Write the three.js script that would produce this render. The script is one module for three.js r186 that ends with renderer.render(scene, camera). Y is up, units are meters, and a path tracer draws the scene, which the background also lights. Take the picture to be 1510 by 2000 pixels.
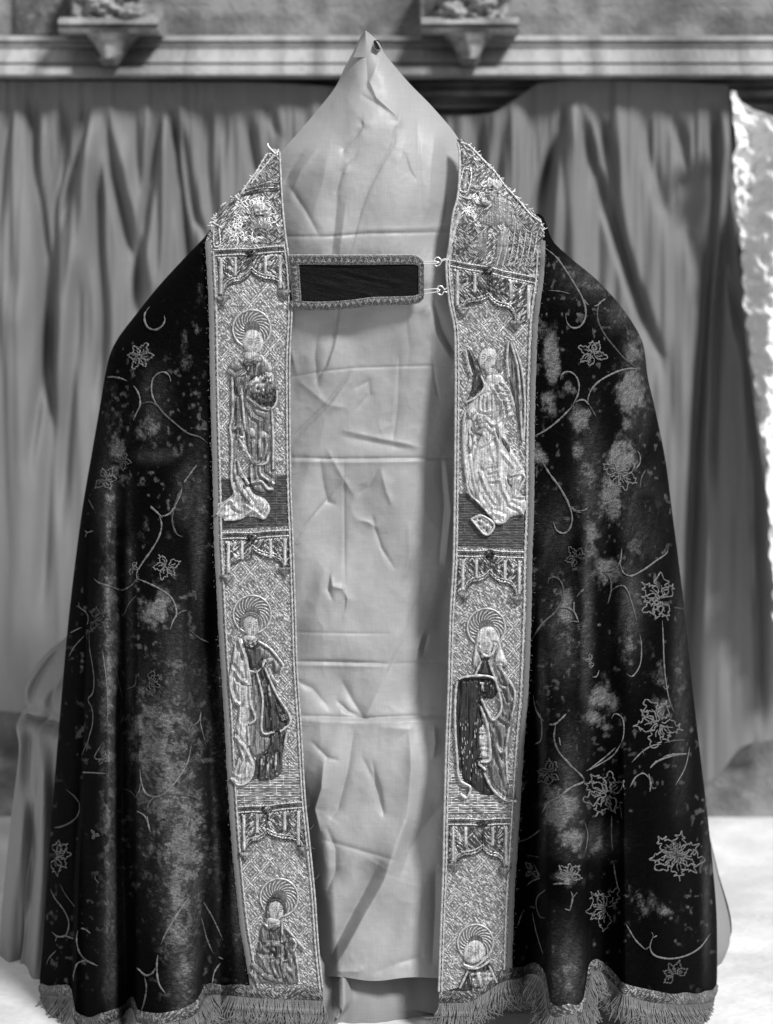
import * as THREE from 'three';
import { mergeGeometries } from 'three/addons/utils/BufferGeometryUtils.js';

// ---------------------------------------------------------------- camera, sky, sun, exposure
const S = 0.00085, D = 3.6, EYE = 1.47;           // metres per unit in the cope's front plane, camera distance, eye height
const scene = new THREE.Scene();
const camera = new THREE.PerspectiveCamera(2 * Math.atan(1700 * S / D) * 180 / Math.PI, 1510 / 3400, 0.1, 60);
camera.position.set(0, EYE, D);
camera.lookAt(0, EYE, 0);
camera.setViewOffset(1510, 3400, 0, 1400, 1510, 2000);   // rising front: the lens looks level and is shifted down
camera.updateProjectionMatrix();
camera.focus = D;
camera.userData.fStop = camera.getFocalLength() / 36;

const renderer = new THREE.WebGLRenderer({ antialias: true });
renderer.toneMapping = THREE.LinearToneMapping;
renderer.toneMappingExposure = 1.6;
renderer.shadowMap.enabled = true;

function overcastSky() {
  const w = 64, h = 32, d = new Float32Array(w * h * 4);
  for (let j = 0; j < h; j++) {
    const el = Math.sin(((j + 0.5) / h - 0.5) * Math.PI);
    const L = el > 0 ? 0.42 * (1 + 1.1 * el) / 1.55 : 0.2;
    for (let i = 0; i < w; i++) { const k = (j * w + i) * 4; d[k] = d[k + 1] = d[k + 2] = L; d[k + 3] = 1; }
  }
  const t = new THREE.DataTexture(d, w, h, THREE.RGBAFormat, THREE.FloatType);
  t.mapping = THREE.EquirectangularReflectionMapping; t.magFilter = THREE.LinearFilter; t.minFilter = THREE.LinearFilter;
  t.needsUpdate = true; return t;
}
scene.background = overcastSky();
scene.environment = scene.background;

const sun = new THREE.DirectionalLight(0xffffff, 3.4);
sun.position.set(1.75, 0.9 + 2.85, 2.25);
sun.target.position.set(0, 0.9, 0); scene.add(sun.target);
sun.castShadow = true; sun.shadow.radius = 18; sun.shadow.mapSize.set(2048, 2048);
Object.assign(sun.shadow.camera, { left: -2, right: 2, top: 2, bottom: -2, near: 0.1, far: 10 });
scene.add(sun);

// ---------------------------------------------------------------- helpers
let seed = 7;
const rnd = () => { seed = (seed * 1664525 + 1013904223) >>> 0; return seed / 4294967296; };
const lerp = (a, b, t) => a + (b - a) * t;
const clamp = (x, a = 0, b = 1) => Math.min(b, Math.max(a, x));
const sst = (a, b, x) => { const t = clamp((x - a) / (b - a)); return t * t * (3 - 2 * t); };
const hash = (x, y) => { let h = (x * 374761393 + y * 668265263) | 0; h = Math.imul(h ^ (h >>> 13), 1274126177); return ((h ^ (h >>> 16)) >>> 0) / 4294967296; };
function noise(x, y) {
  const ix = Math.floor(x), iy = Math.floor(y), fx = x - ix, fy = y - iy, u = fx * fx * (3 - 2 * fx), v = fy * fy * (3 - 2 * fy);
  return lerp(lerp(hash(ix, iy), hash(ix + 1, iy), u), lerp(hash(ix, iy + 1), hash(ix + 1, iy + 1), u), v);
}
const fbm = (x, y, o = 4) => { let s = 0, a = 0.5, n = 0; for (let i = 0; i < o; i++) { s += a * noise(x, y); n += a; a *= 0.5; x = x * 2.03 + 17.1; y = y * 2.03 + 9.7; } return s / n; };
function tab(t) {                                  // piecewise table [[key, value], ...] with smooth joins
  return (k) => {
    if (k <= t[0][0]) return t[0][1];
    for (let i = 1; i < t.length; i++) if (k <= t[i][0]) {
      const [k0, v0] = t[i - 1], [k1, v1] = t[i];
      const m = (a, b) => (b[1] - a[1]) / (b[0] - a[0]);
      const d0 = i > 1 ? m(t[i - 2], t[i]) : m(t[i - 1], t[i]), d1 = i < t.length - 1 ? m(t[i - 1], t[i + 1]) : m(t[i - 1], t[i]);
      const h = k1 - k0, x = (k - k0) / h, x2 = x * x, x3 = x2 * x;
      return (2 * x3 - 3 * x2 + 1) * v0 + (x3 - 2 * x2 + x) * h * d0 + (3 * x2 - 2 * x3) * v1 + (x3 - x2) * h * d1;
    }
    return t[t.length - 1][1];
  };
}
// a point of the garment: u, v measured on its front plane (units of S), z its own depth in metres
const at = (u, v, z = 0) => { const k = S * (D - z) / D; return [(u - 755) * k, EYE + (300 - v) * k, z]; };
const gray = (g) => new THREE.Color().setRGB(g, g, g);
const UVM = 0.2584;                                // one texture tile covers 304 units

function tex(w, h, fn, srgb) {
  const d = new Uint8Array(w * h * 4);
  for (let j = 0; j < h; j++) for (let i = 0; i < w; i++) { const k = (j * w + i) * 4, g = clamp(fn(i, j)) * 255; d[k] = d[k + 1] = d[k + 2] = g; d[k + 3] = 255; }
  const t = new THREE.DataTexture(d, w, h); t.wrapS = t.wrapT = THREE.RepeatWrapping; t.magFilter = THREE.LinearFilter; t.minFilter = THREE.LinearMipmapLinearFilter; t.generateMipmaps = true;
  if (srgb) t.colorSpace = THREE.SRGBColorSpace;
  t.needsUpdate = true; return t;
}
const wrapNoise = (x, y, px, py) => {              // tileable value noise with period px, py
  const ix = Math.floor(x), iy = Math.floor(y), fx = x - ix, fy = y - iy, u = fx * fx * (3 - 2 * fx), v = fy * fy * (3 - 2 * fy);
  const m = (a, b) => ((a % b) + b) % b, H = (a, b) => hash(m(a, px) + 91, m(b, py) + 37);
  return lerp(lerp(H(ix, iy), H(ix + 1, iy), u), lerp(H(ix, iy + 1), H(ix + 1, iy + 1), u), v);
};
const fr = (x) => x - Math.floor(x);
const tooth = (x) => Math.abs(fr(x) - 0.5) * 2;    // 1 on the line, 0 between

// metal-thread diaper: lattice of lozenges with bars and a small motif, couched in short stitches
const N = 1024;
function brocade(x, y) {
  const X = x / N * 304, Y = y / N * 304, a = X / 38 + Y / 43.43, b = X / 38 - Y / 43.43;
  const ta = tooth(a), tb = tooth(b);
  const bars = Math.max(sst(0.84, 0.93, ta), sst(0.84, 0.93, tb), 0.9 * sst(0.6, 0.66, ta) * (1 - sst(0.74, 0.8, ta)) * (1 - sst(0.6, 0.75, tb)), 0.9 * sst(0.6, 0.66, tb) * (1 - sst(0.74, 0.8, tb)) * (1 - sst(0.6, 0.75, ta)));
  const m = Math.max(0, 1 - Math.hypot(fr(a) - 0.5 - 0.13, fr(b) - 0.5 - 0.13) / 0.1, 1 - Math.hypot(fr(a) - 0.5 + 0.13, fr(b) - 0.5 + 0.13) / 0.1, 1 - Math.hypot(fr(a) - 0.5 + 0.13, fr(b) - 0.5 - 0.13) / 0.1, 1 - Math.hypot(fr(a) - 0.5 - 0.13, fr(b) - 0.5 + 0.13) / 0.1);
  const wear = wrapNoise(x / 128, y / 128, 8, 8) * 0.6 + wrapNoise(x / 32, y / 32, 32, 32) * 0.4;
  const stitch = 0.5 + 0.5 * Math.sin((ta > tb ? b : a) * Math.PI * 22);
  const sp = wrapNoise(x / 7, y / 7, 146, 146);  // glint of the metal thread, painted in as random speckle
  const pat = Math.max(bars, 0.85 * sst(0, 0.6, m));
  const worn = sst(0.42, 0.6, wear);
  return clamp(lerp(0.4 + 0.34 * pat * (0.6 + 0.4 * stitch), 0.36 + 0.32 * sst(0.45, 0.62, wrapNoise((x + y) / 9, (x - y) / 26, 2048, 2048)), worn * 0.8) * (0.62 + 0.72 * sp));
}
const T_brocade = tex(N, N, brocade), T_brocadeC = tex(N, N, (x, y) => 0.1 + 0.95 * brocade(x, y), true);
// worn couching: short slanted stitches, some gone
function couch(x, y) {
  const s1 = wrapNoise((x + y) / 8, (x - y) / 32, 128, 32), s2 = wrapNoise((x - y) / 8, (x + y) / 32, 128, 32);
  const p = sst(0.4, 0.6, wrapNoise(x / 64, y / 64, 8, 8));
  const s = lerp(s1, s2, p), g = wrapNoise(x / 5, y / 5, 102, 102), w = wrapNoise(x / 90, y / 90, 512 / 90 | 0, 512 / 90 | 0);
  return clamp((0.3 + 0.7 * sst(0.3, 0.75, s)) * (0.5 + 0.7 * g) * (0.7 + 0.5 * w));
}
const T_couch = tex(512, 512, couch), T_couchC = tex(512, 512, (x, y) => 0.08 + 0.9 * couch(x, y), true);
const silk = (x, y) => clamp(0.55 + 0.45 * (wrapNoise(x / 3, y / 60, 170, 8) - 0.5) + 0.25 * (wrapNoise(x / 32, y / 32, 16, 16) - 0.5) + 0.4 * (wrapNoise(x / 6, y / 6, 85, 85) - 0.5));
const T_silk = tex(512, 512, silk), T_silkC = tex(512, 512, (x, y) => 0.35 + 0.65 * silk(x, y), true);
// laid metal thread in courses with upright couching joints
function laid(x, y) {
  const Y = y / 512 * 304, X = x / 512 * 304, row = Math.floor(Y / 19), line = 0.5 + 0.5 * Math.cos(Y / 304 * Math.PI * 2 * 96);
  const j = tooth(X / 25.33 + (row & 1) * 0.5) > 0.93 ? 1 : 0, edge = fr(Y / 19) < 0.1 ? 1 : 0;
  return clamp((0.3 + 0.5 * line + 0.35 * Math.max(j, edge) * wrapNoise(x / 8, y / 8, 64, 64)) * (0.6 + 0.8 * wrapNoise(x / 12, y / 3, 42, 170)));
}
const T_laid = tex(512, 512, laid), T_laidC = tex(512, 512, laid, true);
const nap = (x, y) => clamp(0.5 + 0.8 * (wrapNoise(x / 2, y / 5, 256, 102) - 0.5) + 0.5 * (wrapNoise(x / 24, y / 7, 21, 73) - 0.5));
const T_nap = tex(512, 512, nap), T_napC = tex(512, 512, (x, y) => 0.45 + 0.55 * nap(x, y), true);
const weave = (x, y) => clamp(0.5 + 0.45 * (wrapNoise(x / 2.5, y / 60, 410, 17) - 0.5) + 0.45 * (wrapNoise(x / 60, y / 2.5, 17, 410) - 0.5) + 0.12 * (wrapNoise(x / 2, y / 2, 512, 512) - 0.5));
const T_weave = tex(N, N, weave), T_weaveC = tex(N, N, (x, y) => 0.92 + 0.08 * weave(x, y), true);
const stone = (x, y) => clamp(0.5 + 0.9 * (wrapNoise(x / 64, y / 64, 8, 8) - 0.5) + 0.6 * (wrapNoise(x / 24, y / 20, 21, 25) - 0.5) + 0.3 * (wrapNoise(x / 5, y / 5, 102, 102) - 0.5));
const T_floorC = tex(512, 512, (x, y) => 0.86 + 0.14 * stone(x, y), true);
const T_stone = tex(512, 512, stone), T_stoneC = tex(512, 512, (x, y) => 0.62 + 0.38 * stone(x, y), true);
function zig(x, y) {                               // woven braid: two edge ribs and a zigzag of triangles
  const u = x / 256 * 8, v = y / 64, z = Math.abs(fr(u) - 0.5) * 2, rib = v < 0.16 || v > 0.84 ? 0.75 : 0;
  const tri = v > 0.22 && v < 0.78 && (v - 0.22) / 0.56 > z ? 0.62 : 0.36;
  return clamp((rib * 0.7 || tri) * (0.25 + 1.3 * wrapNoise(x / 3.2, y / 3.2, 80, 20)));
}
const T_zig = tex(256, 64, zig), T_zigC = tex(256, 64, zig, true);

const M = {};
function mat(name, o) { const m = new THREE.MeshPhysicalMaterial({ side: THREE.DoubleSide, ...o }); m.name = name; M[name] = m; return m; }
mat('velvet', { vertexColors: true, map: T_napC, bumpMap: T_nap, bumpScale: 0.0012, roughness: 0.88, specularIntensity: 0.06 });
mat('claspVelvet', { color: gray(0.005), map: T_napC, bumpMap: T_nap, bumpScale: 0.001, roughness: 0.6, specularIntensity: 0.22, sheen: 0.06, sheenRoughness: 0.4, sheenColor: gray(0.5) });
mat('tendril', { color: gray(0.19), roughness: 0.7, map: T_silkC, bumpMap: T_silk, bumpScale: 0.0005 });
mat('fadedTendril', { color: gray(0.075), roughness: 0.8, map: T_silkC });
mat('linen', { color: gray(0.285), map: T_weaveC, bumpMap: T_weave, bumpScale: 0.00014, roughness: 0.5, specularIntensity: 0.75, sheen: 0.15, sheenRoughness: 0.5, sheenColor: gray(0.8) });
mat('curtain', { color: gray(0.165), map: T_weaveC, bumpMap: T_weave, bumpScale: 0.0004, roughness: 0.75 });
mat('cover', { color: gray(0.2), map: T_weaveC, bumpMap: T_weave, bumpScale: 0.0004, roughness: 0.7 });
mat('brocade', { color: gray(0.74), map: T_brocadeC, bumpMap: T_brocade, bumpScale: 0.0017, metalness: 0.3, roughness: 0.48 });
mat('couch', { color: gray(0.75), map: T_couchC, bumpMap: T_couch, bumpScale: 0.0022, metalness: 0.4, roughness: 0.45 });
mat('torn', { color: gray(0.5), map: T_couchC, bumpMap: T_couch, bumpScale: 0.0012, metalness: 0.2, roughness: 0.5 });
mat('spandrel', { color: gray(0.5), map: T_couchC, bumpMap: T_couch, bumpScale: 0.0012, metalness: 0.5, roughness: 0.38 });
mat('darkGround', { color: gray(0.09), map: T_laidC, bumpMap: T_laid, bumpScale: 0.0015, metalness: 0.25, roughness: 0.5 });
mat('paleGround', { color: gray(0.6), map: T_laidC, bumpMap: T_laid, bumpScale: 0.0015, metalness: 0.45, roughness: 0.42 });
mat('cord', { color: gray(0.7), map: T_couchC, metalness: 0.45, roughness: 0.4 });
mat('brightCord', { color: gray(0.85), map: T_silkC, metalness: 0.35, roughness: 0.42 });
mat('darkCord', { color: gray(0.2), map: T_couchC, metalness: 0.4, roughness: 0.4 });
mat('halo', { color: gray(0.2), map: T_silkC, bumpMap: T_silk, bumpScale: 0.0006, metalness: 0.3, roughness: 0.45 });
mat('face', { color: gray(0.68), map: T_silkC, bumpMap: T_silk, bumpScale: 0.0006, roughness: 0.6 });
mat('faceStitch', { color: gray(0.13), roughness: 0.6 });
mat('paleSilk', { color: gray(0.75), map: T_silkC, bumpMap: T_silk, bumpScale: 0.0012, metalness: 0.15, roughness: 0.42 });
mat('midSilk', { color: gray(0.3), map: T_silkC, bumpMap: T_silk, bumpScale: 0.0012, metalness: 0.2, roughness: 0.42 });
mat('darkSilk', { color: gray(0.085), map: T_silkC, bumpMap: T_silk, bumpScale: 0.0012, metalness: 0.1, roughness: 0.42 });
mat('blackSilk', { color: gray(0.022), map: T_silkC, bumpMap: T_silk, bumpScale: 0.0012, roughness: 0.45 });
mat('binding', { color: gray(0.12), map: T_weaveC, bumpMap: T_weave, bumpScale: 0.0005, roughness: 0.65 });
mat('paleBinding', { color: gray(0.62), map: T_silkC, roughness: 0.5 });
mat('fibre', { color: gray(0.78), roughness: 0.55 });
mat('braid', { color: gray(0.38), map: T_zigC, bumpMap: T_zig, bumpScale: 0.0012, metalness: 0.2, roughness: 0.5 });
mat('hemBraid', { color: gray(0.3), map: T_couchC, bumpMap: T_couch, bumpScale: 0.0015, metalness: 0.2, roughness: 0.5 });
mat('fringe', { color: gray(0.27), map: T_silkC, metalness: 0.15, roughness: 0.5 });
mat('wire', { color: gray(0.8), metalness: 1, roughness: 0.28 });
mat('stone', { color: gray(0.21), map: T_stoneC, bumpMap: T_stone, bumpScale: 0.006, roughness: 0.85 });
mat('paleStone', { color: gray(0.3), map: T_stoneC, bumpMap: T_stone, bumpScale: 0.004, roughness: 0.8 });
mat('darkStone', { color: gray(0.13), map: T_stoneC, bumpMap: T_stone, bumpScale: 0.004, roughness: 0.85 });
mat('floor', { color: gray(0.62), map: T_floorC, bumpMap: T_stone, bumpScale: 0.002, roughness: 0.8 });
mat('whiteCloth', { color: gray(0.78), map: T_weaveC, roughness: 0.7 });

function add(name, geo, m, parent = scene) {
  const o = new THREE.Mesh(geo, m); o.name = name; o.castShadow = o.receiveShadow = true; parent.add(o); return o;
}
function tag(o, label, category, kind) { o.userData = { label }; if (category) o.userData.category = category; if (kind) o.userData.kind = kind; return o; }
function group(name, parent = scene) { const g = new THREE.Group(); g.name = name; parent.add(g); return g; }

function grid(nu, nv, fn, col, uvf, arcTile = UVM) {
  const n = (nu + 1) * (nv + 1), P = new Float32Array(n * 3), U = new Float32Array(n * 2), C = col ? new Float32Array(n * 3) : null;
  let k = 0;
  for (let j = 0; j <= nv; j++) for (let i = 0; i <= nu; i++, k++) {
    const r = fn(i / nu, j / nv); P[k * 3] = r[0]; P[k * 3 + 1] = r[1]; P[k * 3 + 2] = r[2];
    if (uvf && uvf !== 'arc') { const t = uvf(i / nu, j / nv, r); U[k * 2] = t[0]; U[k * 2 + 1] = t[1]; } else { U[k * 2] = r[0] / UVM; U[k * 2 + 1] = r[1] / UVM; }
    if (col) C[k * 3] = C[k * 3 + 1] = C[k * 3 + 2] = col(i / nu, j / nv, r);
  }
  if (uvf === 'arc') {                             // metres along the cloth itself
    const w = nu + 1, dd = (a, b) => Math.hypot(P[a * 3] - P[b * 3], P[a * 3 + 1] - P[b * 3 + 1], P[a * 3 + 2] - P[b * 3 + 2]);
    for (let j = 0; j <= nv; j++) for (let i = 0, s = 0; i <= nu; i++) { const q = j * w + i; if (i) s += dd(q, q - 1); U[q * 2] = s / arcTile; }
    for (let i = 0; i <= nu; i++) for (let j = 0, s = 0; j <= nv; j++) { const q = j * w + i; if (j) s += dd(q, q - w); U[q * 2 + 1] = -s / arcTile; }
  }
  const I = new Uint32Array(nu * nv * 6); k = 0;
  for (let j = 0; j < nv; j++) for (let i = 0; i < nu; i++) { const a = j * (nu + 1) + i, b = a + 1, c = a + nu + 1, d = c + 1; I[k++] = a; I[k++] = c; I[k++] = b; I[k++] = b; I[k++] = c; I[k++] = d; }
  const g = new THREE.BufferGeometry();
  g.setAttribute('position', new THREE.BufferAttribute(P, 3)); g.setAttribute('uv', new THREE.BufferAttribute(U, 2));
  if (C) g.setAttribute('color', new THREE.BufferAttribute(C, 3));
  g.setIndex(new THREE.BufferAttribute(I, 1)); g.computeVertexNormals(); return g;
}
// a cord through 3D points; twist > 0 gives a two-strand rope, flat squashes it front to back
function cordGeo(pts, r, { twist = 0, seg = null, sides = 6, taper = 0, closed = false, wob = 0 } = {}) {
  const c = new THREE.CatmullRomCurve3(pts.map((p) => new THREE.Vector3(...p)), closed, 'centripetal');
  const L = c.getLength(), n = seg || Math.max(4, Math.min(900, Math.round(L / (twist ? twist / 6 : r * 1.6))));
  const P = [], U = [], I = [], V = new THREE.Vector3(), Tn = new THREE.Vector3(), B = new THREE.Vector3(), Nn = new THREE.Vector3(), Z = new THREE.Vector3(0, 0, 1);
  const q = c.getSpacedPoints(n);
  for (let i = 0; i <= n; i++) {
    const t = i / n; V.copy(q[i]);
    Tn.copy(q[Math.min(n, i + 1)]).sub(q[Math.max(0, i - 1)]).normalize();
    B.crossVectors(Tn, Z); if (B.lengthSq() < 1e-6) B.set(1, 0, 0); B.normalize(); Nn.crossVectors(B, Tn).normalize();
    const s = t * L, tp = taper ? Math.min(1, Math.min(t, 1 - t) / taper + 0.25) : 1;
    for (let k = 0; k <= sides; k++) {
      const ph = k / sides * Math.PI * 2;
      const rr = r * tp * (twist ? 0.82 + 0.3 * Math.cos(2 * ph - s / twist * Math.PI * 2) : 1) * (wob ? 1 + wob * (noise(s * 900, 3.3) - 0.5) * 2 : 1);
      P.push(V.x + (B.x * Math.cos(ph) + Nn.x * Math.sin(ph)) * rr, V.y + (B.y * Math.cos(ph) + Nn.y * Math.sin(ph)) * rr, V.z + (B.z * Math.cos(ph) + Nn.z * Math.sin(ph)) * rr);
      U.push(s / 0.06, k / sides * 0.2);
    }
  }
  for (let i = 0; i < n; i++) for (let k = 0; k < sides; k++) { const a = i * (sides + 1) + k, b = a + sides + 1; I.push(a, b, a + 1, a + 1, b, b + 1); }
  const g = new THREE.BufferGeometry();
  g.setAttribute('position', new THREE.Float32BufferAttribute(P, 3)); g.setAttribute('uv', new THREE.Float32BufferAttribute(U, 2));
  g.setIndex(I); g.computeVertexNormals(); return g;
}
const smoothPoly = (pts, n = 8, closed = true) => {
  const c = new THREE.CatmullRomCurve3(pts.map((p) => new THREE.Vector3(p[0], p[1], 0)), closed, 'centripetal');
  return c.getPoints(pts.length * n).slice(0, closed ? -1 : undefined).map((p) => [p.x, p.y]);
};
function segDist(px, py, a, b) {
  const dx = b[0] - a[0], dy = b[1] - a[1], t = clamp(((px - a[0]) * dx + (py - a[1]) * dy) / (dx * dx + dy * dy || 1)), qx = a[0] + dx * t, qy = a[1] + dy * t;
  return [Math.hypot(px - qx, py - qy), qx, qy, t, (px - a[0]) * dy - (py - a[1]) * dx];
}

// ---------------------------------------------------------------- floor and wall
const WALLZ = -1.2, KW = S * (D - WALLZ) / D;       // metres per unit at the wall
const wx = (u) => (u - 755) * KW, wy = (v) => EYE + (300 - v) * KW;
{
  const g = grid(40, 40, (a, b) => [lerp(-4, 4, a), 0.003 * fbm(a * 30, b * 30), lerp(WALLZ - 0.3, 6, b)], null, (a, b, r) => [r[0] / 0.9, r[2] / 0.9]);
  tag(add('floor', g, M.floor), 'pale bare floor running to the foot of the wall', null, 'structure');
}
const wall = group('stone_wall');
tag(wall, 'pale stone wall with a projecting cornice and two carved corbels above the curtain', 'wall');
{
  const g = grid(60, 60, (a, b) => [lerp(-3, 3, a), lerp(3.2, -0.02, b), WALLZ + 0.012 * (fbm(a * 40, b * 40) - 0.5)], null, (a, b, r) => [r[0] / 0.6, r[1] / 0.6]);
  add('wall_face', g, M.stone, wall);
  const extrude = (prof, x0, x1) => {              // profile in (z, y) drawn out along x
    const s = new THREE.Shape(prof.map(([z, y]) => new THREE.Vector2(z, y)));
    const e = new THREE.ExtrudeGeometry(s, { depth: x1 - x0, bevelEnabled: false, steps: 24 });
    e.rotateY(-Math.PI / 2); e.translate(x1, 0, 0);
    const p = e.attributes.position, uv = e.attributes.uv;
    for (let i = 0; i < p.count; i++) uv.setXY(i, p.getX(i) / 0.6, (p.getY(i) + p.getZ(i)) / 0.6);
    return e;
  };
  const z0 = WALLZ - 0.02, zz = (d) => WALLZ + d;
  const prof = (list) => [[z0, wy(list[0][1])], ...list.map(([d, v]) => [zz(d), wy(v)]), [z0, wy(list[list.length - 1][1])]];
  const cornice = prof([[0.05, 72], [0.08, 76], [0.086, 80], [0.086, 84], [0.076, 86], [0.08, 90], [0.08, 94], [0.074, 97], [0.085, 103], [0.12, 126], [0.112, 129], [0.12, 132], [0.135, 138], [0.14, 150], [0.13, 156]]);
  add('cornice_moulding', extrude(cornice, -3, 3), M.paleStone, wall);
  const lower = prof([[0.03, 158], [0.04, 163], [0.012, 167], [0.01, 174], [0.035, 178], [0.038, 189], [0.012, 193], [0.01, 200], [0.03, 204], [0.026, 213], [0.004, 217]]);
  add('lower_moulding', extrude(lower, -3, 3), M.stone, wall);
  // flat slab of darker stone left of the first corbel
  const pan = new THREE.BoxGeometry(wx(142) - wx(36), wy(-60) - wy(68), 0.02); pan.translate((wx(36) + wx(142)) / 2, (wy(-60) + wy(68)) / 2, WALLZ + 0.012);
  add('dark_panel', pan, M.darkStone, wall);
  for (const [u0, u1, sd] of [[146, 322, 1], [826, 998, 5]]) {
    const c = group('corbel', wall), um = (u0 + u1) / 2, hw = (u1 - u0) / 2;
    // carved block with lobed foliage
    const carve = grid(70, 44, (a, b) => {
      const u = lerp(u0 + 2, u1 - 2, a), v = lerp(-40, 46, b), e = Math.pow(1 - Math.pow(Math.abs(2 * a - 1), 6), 0.5);
      const lob = Math.pow(Math.abs(Math.sin(a * Math.PI * 3 + sd) * Math.cos(v / 16 + Math.sin(a * 9 + sd))), 0.7) * 0.03 + 0.045 * fbm(a * 14 + sd, b * 9);
      return [wx(u), wy(v), WALLZ + 0.01 + e * (0.14 + lob)];
    });
    add('carved_block', carve, M.paleStone, c);
    const ab = prof([[0.18, 44], [0.2, 50], [0.202, 57], [0.19, 60], [0.195, 64], [0.19, 73], [0.18, 76]]);
    add('abacus', extrude(ab, wx(u0 - 6), wx(u1 + 6)), M.paleStone, c);
    const br = grid(28, 24, (a, b) => {             // concave bracket tapering to a stump
      const v = lerp(74, 122, b), w = lerp(hw * 0.62, hw * 0.2, Math.pow(b, 0.62)), th = a * Math.PI, d = lerp(0.195, 0.18, b);
      return [wx(um - Math.cos(th) * w), wy(v), WALLZ + 0.03 + Math.pow(Math.sin(th), 0.45) * d];
    });
    add('bracket', br, M.paleStone, c);
    const st = new THREE.CylinderGeometry(0.028, 0.016, 0.016, 16); st.translate(wx(um), wy(127), WALLZ + 0.16);
    add('stump', st, M.paleStone, c);
  }
}

// ---------------------------------------------------------------- curtain behind
{
  const Z = -1.125, K = S * (D - Z) / D, X = (u) => (u - 755) * K, Y = (v) => EYE + (300 - v) * K;
  // hanging folds: [line of (u, v), depth in metres, half width in units]; negative is a valley
  const F = [
    [[[20, 185], [6, 300], [-5, 450]], -0.03, 12], [[[58, 185], [72, 380], [86, 520], [84, 620], [95, 800]], -0.045, 12], [[[92, 200], [62, 420], [40, 640]], 0.03, 22],
    [[[125, 190], [122, 300], [106, 400], [100, 560], [60, 900]], -0.035, 11], [[[172, 190], [152, 310], [128, 400], [118, 460]], -0.03, 9], [[[178, 240], [160, 420], [130, 620], [110, 800]], 0.04, 20],
    [[[205, 220], [214, 300], [236, 420], [256, 510]], -0.035, 10], [[[188, 330], [193, 470], [200, 640], [190, 760]], -0.045, 11], [[[150, 520], [135, 760], [120, 1000]], -0.03, 14], [[[230, 260], [262, 400], [300, 560]], 0.03, 14],
    [[[312, 205], [296, 330], [276, 470], [262, 640]], -0.04, 11], [[[334, 205], [346, 340], [362, 480], [372, 600]], -0.05, 9], [[[352, 230], [372, 390], [400, 470]], -0.03, 9], [[[322, 230], [322, 400], [316, 560]], 0.03, 9],
    [[[405, 190], [402, 320], [412, 420]], -0.03, 11], [[[440, 200], [432, 320]], -0.02, 9], [[[476, 205], [500, 330], [520, 420]], -0.03, 12], [[[520, 200], [545, 270]], -0.03, 10],
    [[[1125, 190], [1152, 300], [1186, 400], [1224, 520], [1290, 700]], -0.045, 12], [[[1160, 200], [1190, 300], [1204, 420], [1250, 620]], -0.03, 10], [[[1086, 280], [1062, 390], [1048, 460]], -0.04, 12], [[[1112, 185], [1078, 300], [1046, 410]], -0.03, 10],
    [[[1135, 180], [1105, 320], [1085, 480]], 0.035, 22], [[[1310, 200], [1330, 270], [1340, 330]], -0.035, 12], [[[1260, 190], [1270, 300], [1300, 420]], -0.025, 14], [[[1345, 400], [1350, 460]], -0.05, 24],
    [[[1396, 200], [1396, 420], [1386, 600], [1372, 760], [1360, 950], [1350, 1200], [1345, 1450]], -0.06, 14], [[[1412, 200], [1410, 420], [1395, 620], [1384, 900], [1376, 1200]], 0.03, 9], [[[1428, 300], [1421, 450], [1408, 600], [1398, 760], [1388, 960]], -0.045, 11],
    [[[1430, 450], [1434, 560], [1460, 720], [1478, 1000], [1490, 1400]], -0.04, 12], [[[940, 230], [930, 400]], -0.025, 14], [[[985, 215], [975, 330], [960, 420]], -0.03, 12], [[[860, 215], [850, 300]], -0.025, 12],
    [[[105, 600], [95, 900], [80, 1180]], -0.03, 14], [[[30, 560], [45, 900], [40, 1300]], 0.03, 30],
  ].map(([l, a, w]) => { const t = tab(l.map(([u, v]) => [v, u])); return { t, a, w, v0: l[0][1], v1: l[l.length - 1][1] }; });
  const right = tab([[165, 1424], [400, 1432], [700, 1462], [1000, 1495], [1300, 1525], [1600, 1540]]);
  const top = tab([[-40, 158], [300, 160], [560, 164], [760, 186], [840, 222], [960, 220], [1010, 192], [1060, 162], [1300, 160], [1428, 166]]);
  const bot = tab([[-40, 1384], [60, 1392], [300, 1400], [1000, 1560], [1340, 1546], [1400, 1524], [1450, 1462], [1545, 1440]]);
  const g = grid(560, 340, (a, b) => {
    const vv = lerp(165, 1545, b), u = lerp(-60, right(vv), a), v = lerp(top(u), bot(u), b);
    let z = 0.028 * (fbm(u / 62 + 3, v / 700, 3) - 0.5) * 2 + 0.014 * (fbm(u / 22, v / 300 + 5, 2) - 0.5) * 2 + 0.012 * (fbm(u / 9, v / 160 + 8, 2) - 0.5) * (1 - sst(250, 600, v));
    z *= lerp(1, 0.4, sst(550, 1050, v));
    for (const f of F) {
      const d = u - f.t(v); if (Math.abs(d) > 60) continue;
      z += f.a * Math.exp(-(d * d) / (f.w * f.w)) * sst(f.v0 - 25, f.v0 + 70, v) * (1 - sst(f.v1 - 90, f.v1 + 70, v)) * 0.8;
    }
    z *= lerp(0.55, 1, sst(170, 280, v)); z += 0.03 * sst(900, 1550, v) * Math.sin(u / 120);
    return [X(u), Y(v), Z + z];
  });
  tag(add('curtain', g, M.curtain), 'plain grey cloth curtain hanging in loose folds across the wall', 'curtain');
}
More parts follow.
